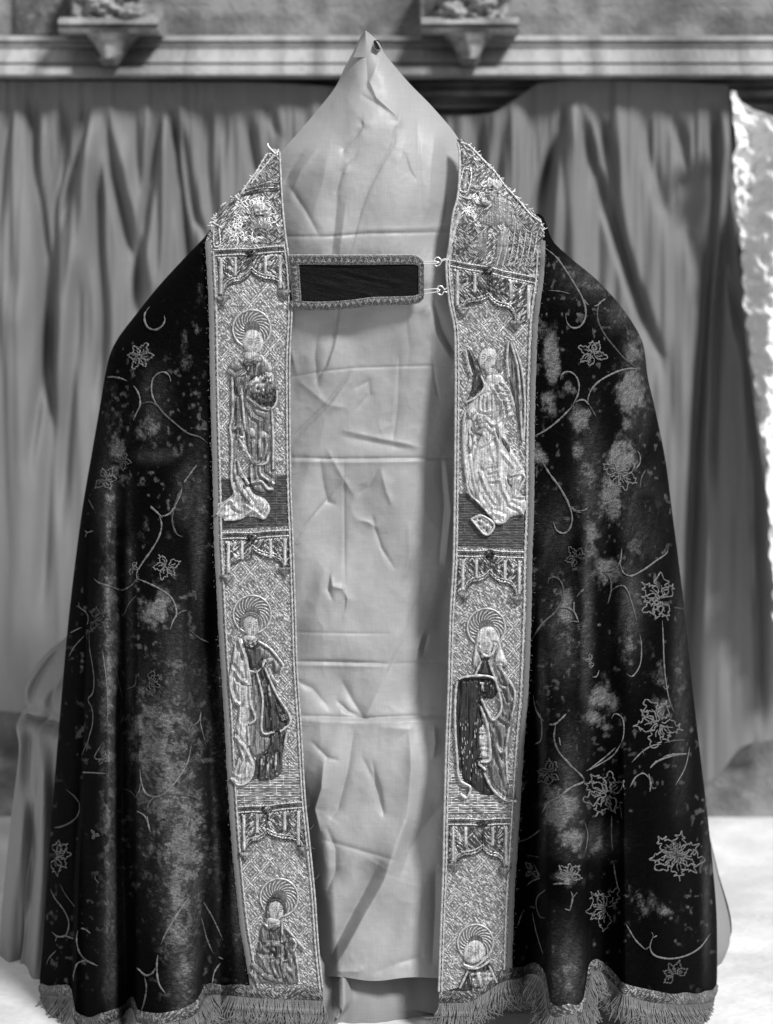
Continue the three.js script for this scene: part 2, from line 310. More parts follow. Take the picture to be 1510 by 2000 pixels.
// white cloth at the curtain's outer edge
{
  const Z = -1.0, K = S * (D - Z) / D;
  const left = tab([[178, 1426], [240, 1440], [330, 1444], [500, 1458], [600, 1464], [800, 1486], [950, 1500], [1100, 1512], [1250, 1530]]);
  const g = grid(70, 220, (a, b) => {
    const v = lerp(178, 1250, b), e = 5 * Math.abs(Math.sin(v / 13)) + 6 * noise(v / 20, 1);
    const tip = sst(178, 300, v), r = lerp(1440, 1640, tip), u = lerp(left(v) - e, r, a);
    const z = 0.03 * (fbm(u / 18, v / 22, 3) - 0.5) * 2 + 0.04 * Math.sin(u / 22 + v / 300);
    return [(u - 755) * K, EYE + (300 - v) * K, Z + z];
  });
  tag(add('white_cloth', g, M.whiteCloth), 'bright white crumpled cloth hanging beside the edge of the grey curtain', 'cloth');
}

// ---------------------------------------------------------------- covered stand under the cope
{
  const CZ = -0.42, K = S * (D - CZ) / D;
  const Lf = tab([[1230, 165], [1260, 112], [1300, 78], [1360, 54], [1411, 47], [1450, 52], [1550, 40], [1670, 30], [1800, 22], [1890, 15], [1960, 10]]);
  const Rt = tab([[1230, 1300], [1300, 1340], [1450, 1350], [1590, 1376], [1700, 1402], [1815, 1428], [1880, 1402], [1960, 1392]]);
  const vFloor = 300 + EYE / K;
  const CF = [[[[66, 1400], [62, 1500], [76, 1650], [70, 1800], [48, 1950]], -0.07, 11], [[[88, 1415], [62, 1560], [42, 1700], [32, 1850], [30, 1990]], 0.05, 13], [[[140, 1240], [100, 1290], [74, 1335], [60, 1390]], -0.05, 9], [[[128, 1300], [104, 1335], [92, 1390]], 0.05, 12], [[[100, 1430], [104, 1600], [96, 1800], [84, 1990]], 0.05, 12], [[[120, 1480], [122, 1700], [112, 1990]], -0.05, 9]].map(([l, h, w]) => ({ t: tab(l.map(([u, v]) => [v, u])), h, w, v0: l[0][1], v1: l[l.length - 1][1] }));
  const g = grid(560, 190, (a, b) => {
    const v = lerp(1230, vFloor, b), th = a * Math.PI * 2, c = Math.cos(th), s = Math.sin(th);
    const L = Lf(v), R = Rt(v), um = (L + R) / 2, hw = (R - L) / 2, fold = 0.09 * (fbm(a * 48 + 3, v / 500 + a * 2, 3) - 0.5) * lerp(0.4, 1, sst(1230, 1500, v)) + 0.03 * (fbm(a * 110, v / 200, 2) - 0.5) - 0.05 * Math.exp(-Math.pow((v - 1375) / 22, 2)) * fbm(a * 60, v / 30, 2);
    const front = lerp(0.25, 0.345, sst(1600, vFloor, v)), kz = s > 0 ? front : 0.3;
    const x = (um + c * hw * (1 + fold * (c > 0 ? 0.25 : 1.0)) - 755) * K;
    let z = CZ + s * kz * (1 + fold * 2);
    const pu = x / K + 755;
    if (s > -0.3 && pu < 220) { for (const f of CF) z += 0.38 * f.h * Math.exp(-Math.pow((pu - f.t(v)) / f.w, 2)) * sst(f.v0 - 20, f.v0 + 40, v) * (1 - sst(f.v1 - 60, f.v1 + 20, v)); z -= 0.035 * Math.exp(-Math.pow((v - 1396) / 9, 2)); }
    const px = x / S + 755;                          // two soft slanting folds below the sheet's hem
    if (s > 0) z += 0.05 * Math.exp(-Math.pow((px - lerp(668, 640, sst(1800, vFloor, v))) / 12, 2)) * sst(1600, 1800, v) - 0.06 * Math.exp(-Math.pow((px - lerp(740, 850, sst(1820, vFloor, v))) / 22, 2)) * sst(1830, 1880, v) + 0.04 * Math.exp(-Math.pow((px - lerp(760, 885, sst(1820, vFloor, v))) / 16, 2)) * sst(1830, 1880, v);
    return [x, EYE + (300 - v) * K, z];
  });
  tag(add('stand_cover', g, M.cover), 'grey cloth covering the low stand under the cope and trailing on the floor', 'cloth cover');
}

// ---------------------------------------------------------------- linen sheet inside the cope
const inL = tab([[290, 546], [400, 552], [460, 558], [520, 566], [600, 570], [700, 566], [800, 566], [950, 568], [1050, 572], [1200, 577], [1300, 580], [1420, 588], [1560, 596], [1650, 605], [1750, 615], [1850, 622], [1935, 631]]);
const outL = tab([[285, 540], [300, 526], [330, 506], [360, 484], [390, 448], [430, 416], [470, 404], [500, 405], [600, 410], [700, 412], [800, 414], [950, 418], [1050, 420], [1150, 425], [1250, 430], [1400, 440], [1500, 445], [1650, 455], [1800, 470], [1890, 485], [1935, 492]]);
const inR = tab([[272, 892], [300, 898], [380, 895], [420, 885], [480, 878], [520, 872], [590, 878], [640, 888], [700, 890], [800, 890], [1000, 888], [1100, 886], [1200, 880], [1350, 876], [1450, 872], [1600, 868], [1700, 866], [1800, 862], [1945, 857]]);
const outR = tab([[266, 898], [285, 918], [330, 960], [385, 1012], [425, 1052], [460, 1062], [540, 1060], [620, 1050], [700, 1046], [800, 1043], [1000, 1041], [1080, 1038], [1200, 1036], [1350, 1030], [1450, 1022], [1560, 1015], [1640, 1010], [1750, 1003], [1945, 996]]);
const sheetZ0 = tab([[60, -0.1], [150, -0.06], [300, -0.02], [450, -0.014], [600, -0.018], [720, -0.035], [900, -0.06], [1100, -0.07], [1300, -0.066], [1600, -0.05], [1920, -0.045]]);
const creases = [
  // [points, height in metres (negative: valley), half width in units, kind]
  [[[682, 728], [672, 746], [640, 788], [605, 822], [563, 864]], -0.006, 5], [[[690, 728], [650, 790], [575, 868]], 0.004, 9],
  [[[661, 600], [655, 640], [648, 678], [636, 714], [618, 744]], -0.0045, 4], [[[668, 600], [660, 660], [640, 720]], 0.003, 7],
  [[[672, 932], [640, 974], [605, 1016], [574, 1058]], -0.003, 3], [[[565, 737], [640, 724], [700, 718], [780, 716], [850, 714], [895, 716]], -0.0022, 2.5],
  [[[843, 668], [846, 712], [850, 745], [857, 775]], -0.003, 3], [[[566, 894], [660, 896], [760, 895], [895, 894]], -0.004, 3], [[[566, 902], [700, 903], [895, 901]], 0.0025, 5],
  [[[670, 840], [730, 854], [800, 868], [818, 874]], 0.004, 6], [[[670, 852], [740, 866], [800, 878]], -0.004, 8], [[[780, 700], [776, 790], [768, 860]], -0.003, 5], [[[775, 720], [765, 830], [740, 840]], 0.003, 9],
  [[[672, 900], [673, 1060], [674, 1200]], -0.002, 3], [[[580, 1235], [680, 1237], [760, 1238]], -0.0018, 2.5], [[[578, 1292], [680, 1293], [755, 1296]], -0.005, 3], [[[578, 1299], [755, 1303]], 0.002, 4], [[[760, 1296], [872, 1293]], -0.0015, 3],
  [[[585, 1398], [650, 1400], [712, 1403], [800, 1399], [870, 1396]], -0.005, 4], [[[585, 1408], [712, 1413], [870, 1405]], 0.003, 7], [[[712, 1402], [730, 1370], [752, 1320], [775, 1240]], 0.008, 16], [[[712, 1404], [690, 1370], [668, 1330]], -0.006, 9],
  [[[735, 1360], [790, 1250], [810, 1180]], -0.006, 14], [[[740, 1420], [800, 1425], [803, 1500], [795, 1600], [770, 1680]], 0.012, 20], [[[708, 1480], [740, 1545], [750, 1595]], -0.006, 8], [[[728, 1490], [738, 1550], [748, 1590]], -0.005, 5],
  [[[690, 1430], [680, 1500], [660, 1580], [645, 1600]], -0.01, 12], [[[632, 1490], [628, 1540], [615, 1580], [625, 1620]], 0.01, 9], [[[640, 1620], [655, 1660], [655, 1700], [640, 1740]], -0.009, 10],
  [[[790, 1600], [750, 1720], [705, 1800], [672, 1860], [650, 1895]], 0.024, 26], [[[740, 1690], [696, 1770], [664, 1830], [638, 1890]], -0.03, 24], [[[868, 1565], [840, 1600], [800, 1660], [780, 1720]], -0.012, 26], [[[848, 1420], [850, 1450], [846, 1480]], 0.007, 7],
  [[[826, 1238], [815, 1270], [812, 1295]], 0.006, 6], [[[835, 1240], [826, 1275]], -0.006, 6], [[[735, 1900], [780, 1880], [830, 1866]], -0.004, 9], [[[648, 1897], [700, 1898], [710, 1890]], 0.004, 8], [[[851, 1700], [850, 1780], [845, 1880]], -0.012, 14],
  [[[705, 228], [708, 250], [694, 268], [672, 290], [670, 302]], -0.008, 8], [[[700, 222], [712, 242], [704, 262], [680, 285]], 0.006, 9], [[[698, 300], [690, 312], [668, 335], [660, 365], [655, 380]], -0.006, 6], [[[673, 340], [680, 320], [700, 300]], 0.005, 8],
  [[[745, 110], [722, 160], [735, 190], [775, 225], [780, 235], [772, 250]], 0.006, 7], [[[714, 90], [718, 150], [716, 170], [735, 200]], -0.004, 8], [[[780, 220], [768, 280], [758, 300], [740, 330], [720, 370], [705, 410], [690, 470], [680, 500]], -0.004, 3.5],
  [[[705, 185], [730, 200], [765, 222]], -0.0035, 5], [[[790, 300], [800, 335], [812, 352]], -0.0045, 3.5], [[[815, 240], [818, 320], [824, 420]], -0.0025, 4], [[[850, 258], [842, 330], [835, 420]], 0.007, 14], [[[870, 300], [872, 400], [868, 440]], -0.008, 12],
  [[[590, 300], [570, 330], [556, 360]], -0.008, 9], [[[620, 290], [590, 330], [565, 385]], 0.006, 10], [[[660, 380], [655, 430], [648, 500]], -0.007, 11], [[[675, 400], [668, 460], [662, 500]], 0.004, 8], [[[566, 365], [596, 410], [622, 458]], -0.004, 6], [[[560, 462], [640, 462], [720, 456], [800, 455], [878, 453]], -0.003, 3], [[[700, 448], [800, 446], [870, 443]], 0.002, 7],
  [[[640, 300], [632, 350], [610, 420]], 0.004, 14], [[[848, 590], [862, 640], [888, 690]], -0.008, 8], [[[840, 600], [850, 650], [880, 700]], 0.007, 10], [[[620, 640], [615, 700], [622, 760]], -0.004, 8], [[[790, 600], [800, 680], [795, 720]], -0.004, 12],
  [[[625, 900], [632, 950], [640, 980], [655, 985]], -0.005, 7], [[[640, 880], [668, 930], [690, 965]], 0.004, 7], [[[745, 920], [755, 960], [765, 985]], 0.005, 7], [[[740, 915], [720, 950], [700, 965]], -0.004, 8], [[[728, 1010], [732, 1030], [745, 1070], [770, 1110]], -0.004, 4], [[[700, 1015], [720, 1020], [735, 1030]], 0.004, 5],
  [[[645, 1120], [650, 1145], [670, 1150], [680, 1170], [672, 1210]], 0.006, 6], [[[645, 1118], [640, 1150], [648, 1170]], -0.005, 5], [[[870, 900], [880, 1000], [870, 1100]], 0.005, 9], [[[862, 900], [868, 990], [858, 1100]], -0.005, 6], [[[790, 1130], [800, 1090], [800, 1030]], 0.005, 7], [[[560, 660], [570, 690], [580, 730]], 0.003, 8], [[[585, 745], [640, 790], [672, 795]], 0.003, 8], [[[690, 760], [720, 745], [722, 770], [695, 800]], -0.004, 7],
  [[[580, 1330], [610, 1345], [640, 1380]], -0.005, 7], [[[660, 1370], [680, 1390], [700, 1398]], -0.006, 5], [[[610, 1450], [640, 1480], [660, 1485]], -0.004, 5], [[[630, 1640], [700, 1660], [770, 1680]], -0.003, 5],
].map(([p, h, w]) => ({ p, h, w, u0: Math.min(...p.map((q) => q[0])) - 3 * w, u1: Math.max(...p.map((q) => q[0])) + 3 * w, v0: Math.min(...p.map((q) => q[1])) - 3 * w, v1: Math.max(...p.map((q) => q[1])) + 3 * w }));
function creaseZ(u, v) {
  let z = 0;
  for (const c of creases) {
    if (u < c.u0 || u > c.u1 || v < c.v0 || v > c.v1) continue;
    let best = 1e9, bt = 0; const n = c.p.length - 1;
    for (let i = 0; i < n; i++) { const r = segDist(u, v, c.p[i], c.p[i + 1]); if (r[0] < best) { best = r[0]; bt = (i + r[3]) / n; } }
    z += c.h * 0.8 * Math.exp(-Math.pow(best / c.w, 1.25)) * Math.pow(Math.sin(Math.PI * clamp(bt * 0.96 + 0.02)), 0.4);
  }
  return z;
}
{
  const L = tab([[64, 708], [80, 700], [105, 688], [130, 674], [170, 655], [215, 620], [255, 586], [300, 548], [340, 530], [480, 525], [600, 540], [1300, 552], [1650, 575], [1912, 600]]);
  const R = tab([[62, 718], [80, 738], [105, 752], [135, 776], [165, 802], [210, 846], [270, 895], [330, 920], [480, 910], [600, 905], [1000, 912], [1912, 890]]);
  const E = tab([[60, 0.03], [150, 0.07], [300, 0.085], [480, 0.05], [620, 0.012], [900, 0.008], [1912, 0.008]]);
  const hem = (u) => 1908 + 6 * Math.exp(-Math.pow((u - 740) / 70, 2)) + 2 * Math.sin(u / 22);
  const zf = (u, v, t) => {
    const ridge = 1 - Math.abs(2 * fbm(u / 60 + 7, v / 75 + 2, 3) - 1) * 2, soft = fbm(u / 110 + 1, v / 150, 2) - 0.5;
    return sheetZ0(v) - E(v) * Math.pow(Math.abs(t), 2.4) + creaseZ(u, v) * 1.25 + 0.0014 * ridge + 0.032 * soft + 0.012 * (fbm((u + v * 0.25) / 55, v / 260 + 4, 2) - 0.5) + 0.0006 * fbm(u / 9, v / 9, 2)
      - 0.03 * sst(0.25, 1, t) * sst(560, 900, v) * (1 - sst(1200, 1450, v)) - 0.07 * sst(-0.55, -0.95, t) * sst(1450, 1800, v);
  };
  const g = grid(210, 880, (a, b) => {
    const v0 = lerp(63, 1908, b), u = lerp(L(v0), R(v0), a), v = v0 + (hem(u) - 1908) * sst(1700, 1908, v0), t = 2 * a - 1;
    return at(u, v, zf(u, v, t));
  });
  const sheet = group('linen_sheet');
  tag(sheet, 'creased pale linen sheet hung to a peak inside the open cope', 'sheet');
  add('sheet_front', g, M.linen, sheet);
  // back of the peak, so the tent has depth
  add('sheet_back', grid(30, 60, (a, b) => { const v = lerp(63, 900, b), u = lerp(L(v), R(v), a), t = 2 * a - 1; return at(u, v, sheetZ0(v) - E(v) - 0.02 - 0.09 * sst(63, 300, v) * (1 - t * t)); }), M.linen, sheet);
  // curled corner at the very top
  add('curled_tip', grid(44, 26, (a, b) => {
    const th = a * Math.PI * 1.75 - 1.9, r = lerp(13, 9, b) * (1 - 0.25 * a);
    const u = 735 + Math.cos(th) * r + (b - 0.5) * 5, v = 91 + Math.sin(th) * r * 1.15 + (b - 0.5) * -6;
    return at(u, v, lerp(-0.11, -0.072, b));
  }), M.linen, sheet);
  add('tip_flap', grid(20, 26, (a, b) => { const v = lerp(60, 112, b), u = lerp(lerp(712, 690, b), lerp(716, 748, b), a); return at(u, v, -0.09 + 0.012 * Math.sin(a * Math.PI)); }), M.linen, sheet);
}

// ---------------------------------------------------------------- the cope
const cope = group('cope');
tag(cope, 'worn dark velvet cope with gold embroidered orphrey bands, a clasp strap and a fringed hem', 'cope');

const xsL = tab([[445, 412], [465, 398], [500, 364], [560, 309], [620, 261], [660, 231], [690, 216], [735, 205], [800, 194], [870, 182], [1000, 160], [1200, 135], [1400, 117], [1600, 101], [1800, 88], [1940, 76]]);
const xsR = tab([[415, 1050], [425, 1062], [470, 1080], [500, 1110], [545, 1164], [600, 1214], [650, 1247], [680, 1258], [740, 1266], [800, 1280], [900, 1300], [1000, 1313], [1100, 1326], [1200, 1338], [1300, 1348], [1400, 1359], [1500, 1371], [1600, 1383], [1700, 1393], [1800, 1400], [1940, 1401]]);
const hemL = tab([[60, 1925], [120, 1929], [141, 1934], [150, 1982], [205, 1982], [245, 1962], [263, 1952], [272, 1978], [330, 1978], [380, 1962], [398, 1930], [440, 1926], [500, 1931]]);
const hemR = tab([[990, 1900], [1020, 1890], [1050, 1886], [1066, 1905], [1078, 1962], [1110, 1962], [1138, 1955], [1150, 1884], [1185, 1890], [1225, 1925], [1300, 1942], [1380, 1940], [1402, 1925]]);
const line = (l) => tab(l.map(([u, v]) => [v, u]));
const foldsL = [
  { k: 'up', l: line([[178, 1000], [166, 1450], [150, 1700], [143, 1990]]), h: 0.075, w: 5, d: 90, f: [900, 1500] },
  { k: 'g', l: line([[222, 880], [232, 1200], [236, 1400], [240, 1700], [248, 1990]]), h: -0.045, w: 14, f: [850, 1150] },
  { k: 'g', l: line([[203, 800], [210, 1200], [214, 1500], [205, 1990]]), h: 0.022, w: 16, f: [800, 1100] },
  { k: 'g', l: line([[178, 900], [170, 1300], [160, 1600]]), h: -0.02, w: 12, f: [850, 1000] },
  { k: 'up', l: line([[262, 1100], [266, 1500], [266, 1990]]), h: 0.05, w: 5, d: 110, f: [1050, 1400] },
  { k: 'dn', l: line([[380, 1050], [362, 1300], [403, 1480], [400, 1700], [388, 1990]]), h: 0.07, w: 6, d: 90, f: [1050, 1400] },
  { k: 'g', l: line([[392, 1000], [400, 1300], [420, 1500], [430, 1900]]), h: -0.045, w: 24, f: [900, 1300] },
  { k: 'g', l: line([[335, 1000], [328, 1400], [330, 1990]]), h: 0.05, w: 52, f: [1000, 1500] },
  { k: 'g', l: line([[205, 900], [208, 1400], [195, 1990]]), h: 0.035, w: 34, f: [900, 1400] },
  { k: 'g', l: line([[300, 700], [310, 1000], [320, 1400]]), h: 0.015, w: 45, f: [700, 900] },
];
const foldsR = [
  { k: 'g', l: line([[1062, 1000], [1045, 1400], [1035, 1700], [1025, 1900]]), h: -0.06, w: 20, f: [1200, 1550] },
  { k: 'up', l: line([[1058, 1000], [1045, 1300], [1058, 1600], [1076, 1990]]), h: 0.06, w: 5, d: 150, f: [1100, 1500] },
  { k: 'dn', l: line([[1140, 1300], [1142, 1600], [1144, 1990]]), h: 0.055, w: 4, d: 110, f: [1250, 1480] },
  { k: 'g', l: line([[1105, 1200], [1102, 1600], [1110, 1990]]), h: 0.035, w: 34, f: [1150, 1500] },
  { k: 'g', l: line([[1290, 1100], [1300, 1600], [1305, 1990]]), h: 0.05, w: 60, f: [1100, 1500] },
  { k: 'g', l: line([[1180, 1300], [1180, 1900]]), h: -0.025, w: 26, f: [1350, 1600] },
  { k: 'up', l: line([[1213, 1400], [1216, 1990]]), h: 0.03, w: 5, d: 150, f: [1400, 1600] },
  { k: 'dn', l: line([[1278, 820], [1312, 1150], [1335, 1400], [1366, 1650], [1389, 1900]]), h: 0.022, w: 4, d: 60, f: [820, 1000] },
  { k: 'g', l: line([[1140, 900], [1145, 1400]]), h: 0.014, w: 16, f: [880, 1000], e: [1300, 1450] },
  { k: 'g', l: line([[1228, 950], [1232, 1400]]), h: 0.014, w: 22, f: [900, 1050], e: [1300, 1450] },
  { k: 'g', l: line([[1185, 950], [1188, 1400]]), h: -0.018, w: 20, f: [900, 1100], e: [1300, 1450] },
];
const depthAt = tab([[420, 0.1], [520, 0.16], [700, 0.24], [1000, 0.28], [1940, 0.3]]);
const shoulder = (v) => -0.05 * Math.pow(clamp((490 - v) / 210), 1.4);
function orphZ(u, v) { return shoulder(v) + 0.007 * (fbm(u / 130 + 2, v / 160, 2) - 0.5) + (v < 640 && v > 480 && u > 840 ? 0.006 * (noise(u / 40, v / 25) - 0.5) : 0); }
function velvetZ(side, u, v, f) {
  const folds = side < 0 ? foldsL : foldsR;
  let z = -0.004 + shoulder(v);
  const dp = depthAt(v), p = 3.2;
  const ff = clamp(f, 0, 1);
  z -= dp * (1 - Math.pow(Math.max(0, 1 - Math.pow(ff, p)), 1 / p));
  let q = 0;
  for (const k of folds) {
    const d = u - k.l(v); let e = 0;
    if (k.k === 'g') e = Math.exp(-(d * d) / (k.w * k.w));
    else { const s = k.k === 'up' ? d : -d; e = sst(-k.w, k.w, s) * Math.exp(-Math.max(0, s) / k.d); }
    q += k.h * e * sst(k.f[0], k.f[1], v) * (k.e ? 1 - sst(k.e[0], k.e[1], v) : 1);
  }
  q += 0.016 * (fbm(u / 70 + side * 9, v / 420, 2) - 0.5) * sst(500, 900, v) + 0.003 * (fbm(u / 26, v / 60, 2) - 0.5);
  return z + q * (1 - Math.pow(ff, 7)) * sst(0, 0.09, f);
}
// worn places where the pile is gone, and pile sheen painted on left fold ridges: [u, v, half width, half height, strength]
const wornSheenL = [[330, 1520, 75, 260, 0.75], [350, 1760, 50, 200, 0.7], [212, 1350, 20, 520, 0.8], [430, 1500, 20, 400, 0.35], [310, 1190, 34, 42, 1], [345, 1300, 60, 40, 0.55], [305, 1440, 60, 95, 1], [330, 1520, 60, 100, 0.95], [365, 1640, 45, 120, 0.9], [285, 840, 30, 38, 0.75], [310, 770, 22, 45, 0.35], [225, 880, 22, 70, 0.8], [215, 980, 16, 80, 0.75], [212, 1150, 14, 140, 0.55], [218, 1350, 14, 160, 0.5], [222, 1600, 16, 200, 0.45], [225, 1820, 18, 160, 0.5], [245, 930, 24, 40, 0.5], [255, 1150, 10, 200, 0.45],
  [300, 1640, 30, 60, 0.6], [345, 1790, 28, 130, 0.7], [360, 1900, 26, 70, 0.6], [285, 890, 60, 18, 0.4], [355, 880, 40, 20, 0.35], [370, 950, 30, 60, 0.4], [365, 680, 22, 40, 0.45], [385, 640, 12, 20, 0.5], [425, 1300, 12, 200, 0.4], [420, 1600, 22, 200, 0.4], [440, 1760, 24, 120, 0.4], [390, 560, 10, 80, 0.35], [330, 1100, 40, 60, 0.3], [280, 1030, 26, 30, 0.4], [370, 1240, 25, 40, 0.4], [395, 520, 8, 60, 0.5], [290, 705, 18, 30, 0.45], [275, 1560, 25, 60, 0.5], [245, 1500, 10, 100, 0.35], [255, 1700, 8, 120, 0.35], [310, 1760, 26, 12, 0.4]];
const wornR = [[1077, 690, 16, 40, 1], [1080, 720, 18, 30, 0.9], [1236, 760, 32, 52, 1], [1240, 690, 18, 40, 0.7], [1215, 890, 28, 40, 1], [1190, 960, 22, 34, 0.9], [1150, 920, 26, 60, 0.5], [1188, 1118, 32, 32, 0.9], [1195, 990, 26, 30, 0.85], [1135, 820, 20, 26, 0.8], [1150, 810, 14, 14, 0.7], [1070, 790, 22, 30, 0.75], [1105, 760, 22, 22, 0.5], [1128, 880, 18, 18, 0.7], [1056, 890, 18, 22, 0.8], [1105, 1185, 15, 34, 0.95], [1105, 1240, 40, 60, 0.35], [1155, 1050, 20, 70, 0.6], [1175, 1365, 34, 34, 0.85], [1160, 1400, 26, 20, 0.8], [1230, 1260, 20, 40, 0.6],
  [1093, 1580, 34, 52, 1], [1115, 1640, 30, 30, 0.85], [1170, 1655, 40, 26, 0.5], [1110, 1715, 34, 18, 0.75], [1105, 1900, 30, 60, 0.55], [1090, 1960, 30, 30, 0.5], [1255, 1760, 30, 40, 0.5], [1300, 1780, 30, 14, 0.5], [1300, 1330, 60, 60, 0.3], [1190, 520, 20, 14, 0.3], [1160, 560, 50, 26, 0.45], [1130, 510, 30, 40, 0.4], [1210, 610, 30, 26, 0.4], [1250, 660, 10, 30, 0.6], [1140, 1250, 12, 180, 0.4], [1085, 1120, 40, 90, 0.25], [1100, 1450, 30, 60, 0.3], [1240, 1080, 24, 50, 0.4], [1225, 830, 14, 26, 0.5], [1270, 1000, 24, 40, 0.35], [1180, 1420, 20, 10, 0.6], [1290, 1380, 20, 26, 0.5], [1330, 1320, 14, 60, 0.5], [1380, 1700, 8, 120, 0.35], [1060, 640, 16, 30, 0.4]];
const thinSheenL = [[212, 1000, 20, 130, 0.9], [214, 1250, 20, 200, 0.9], [218, 1500, 20, 200, 0.85], [222, 1800, 22, 220, 0.9], [252, 1300, 10, 300, 0.7], [350, 1400, 45, 200, 0.7], [355, 1650, 45, 220, 1], [360, 1880, 30, 120, 0.8], [300, 1500, 40, 160, 0.8], [430, 1550, 20, 300, 0.6], [390, 1050, 16, 160, 0.7], [300, 790, 26, 70, 0.5], [300, 890, 60, 14, 0.5], [370, 960, 26, 70, 0.5], [450, 1800, 24, 120, 0.6]];
const thinSheenR = [[1160, 540, 60, 40, 0.7], [1215, 610, 36, 30, 0.7], [1245, 740, 24, 120, 0.7], [1150, 950, 26, 120, 0.7], [1145, 1200, 12, 200, 0.9], [1230, 1180, 24, 90, 0.8], [1105, 1560, 34, 110, 0.8], [1105, 1900, 32, 90, 0.9], [1175, 1640, 40, 30, 0.7], [1100, 1230, 36, 90, 0.5], [1060, 1500, 10, 260, 0.5], [1330, 1350, 16, 220, 0.6], [1250, 1010, 40, 90, 0.5], [1085, 1050, 36, 80, 0.4], [1380, 1750, 8, 160, 0.6]];
function wear(side, u, v) {  // vertex grey: real wear together with painted pile sheen
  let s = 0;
  for (const [pu, pv, ru, rv, k] of side < 0 ? wornSheenL : wornR) {
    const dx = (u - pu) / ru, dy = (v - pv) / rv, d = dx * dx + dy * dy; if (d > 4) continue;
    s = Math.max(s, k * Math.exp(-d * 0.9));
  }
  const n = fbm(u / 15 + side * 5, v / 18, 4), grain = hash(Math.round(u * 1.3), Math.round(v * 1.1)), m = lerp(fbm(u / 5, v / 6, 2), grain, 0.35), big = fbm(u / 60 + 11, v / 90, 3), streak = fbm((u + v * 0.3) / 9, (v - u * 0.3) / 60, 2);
  let t = 0;                                         // thinned pile and painted sheen of lit folds, broad, streaked along the nap
  for (const [pu, pv, ru, rv, k] of side < 0 ? thinSheenL : thinSheenR) { const dx = (u - pu) / ru, dy = (v - pv) / rv, d = dx * dx + dy * dy; if (d < 5) t = Math.max(t, k * Math.exp(-d)); }
  const thinSheen = clamp(t * (0.55 + 0.9 * streak) * sst(0.2, 0.6, big + t * 0.35));
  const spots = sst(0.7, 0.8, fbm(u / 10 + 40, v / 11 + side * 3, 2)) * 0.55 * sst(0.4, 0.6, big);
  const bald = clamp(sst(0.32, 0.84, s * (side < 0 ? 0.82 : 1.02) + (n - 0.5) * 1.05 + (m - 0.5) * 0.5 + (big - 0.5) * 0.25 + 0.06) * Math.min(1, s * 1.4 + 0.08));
  return Math.max(bald * 1.05, thinSheen * 0.48, spots) * (0.55 + 0.9 * m);
}
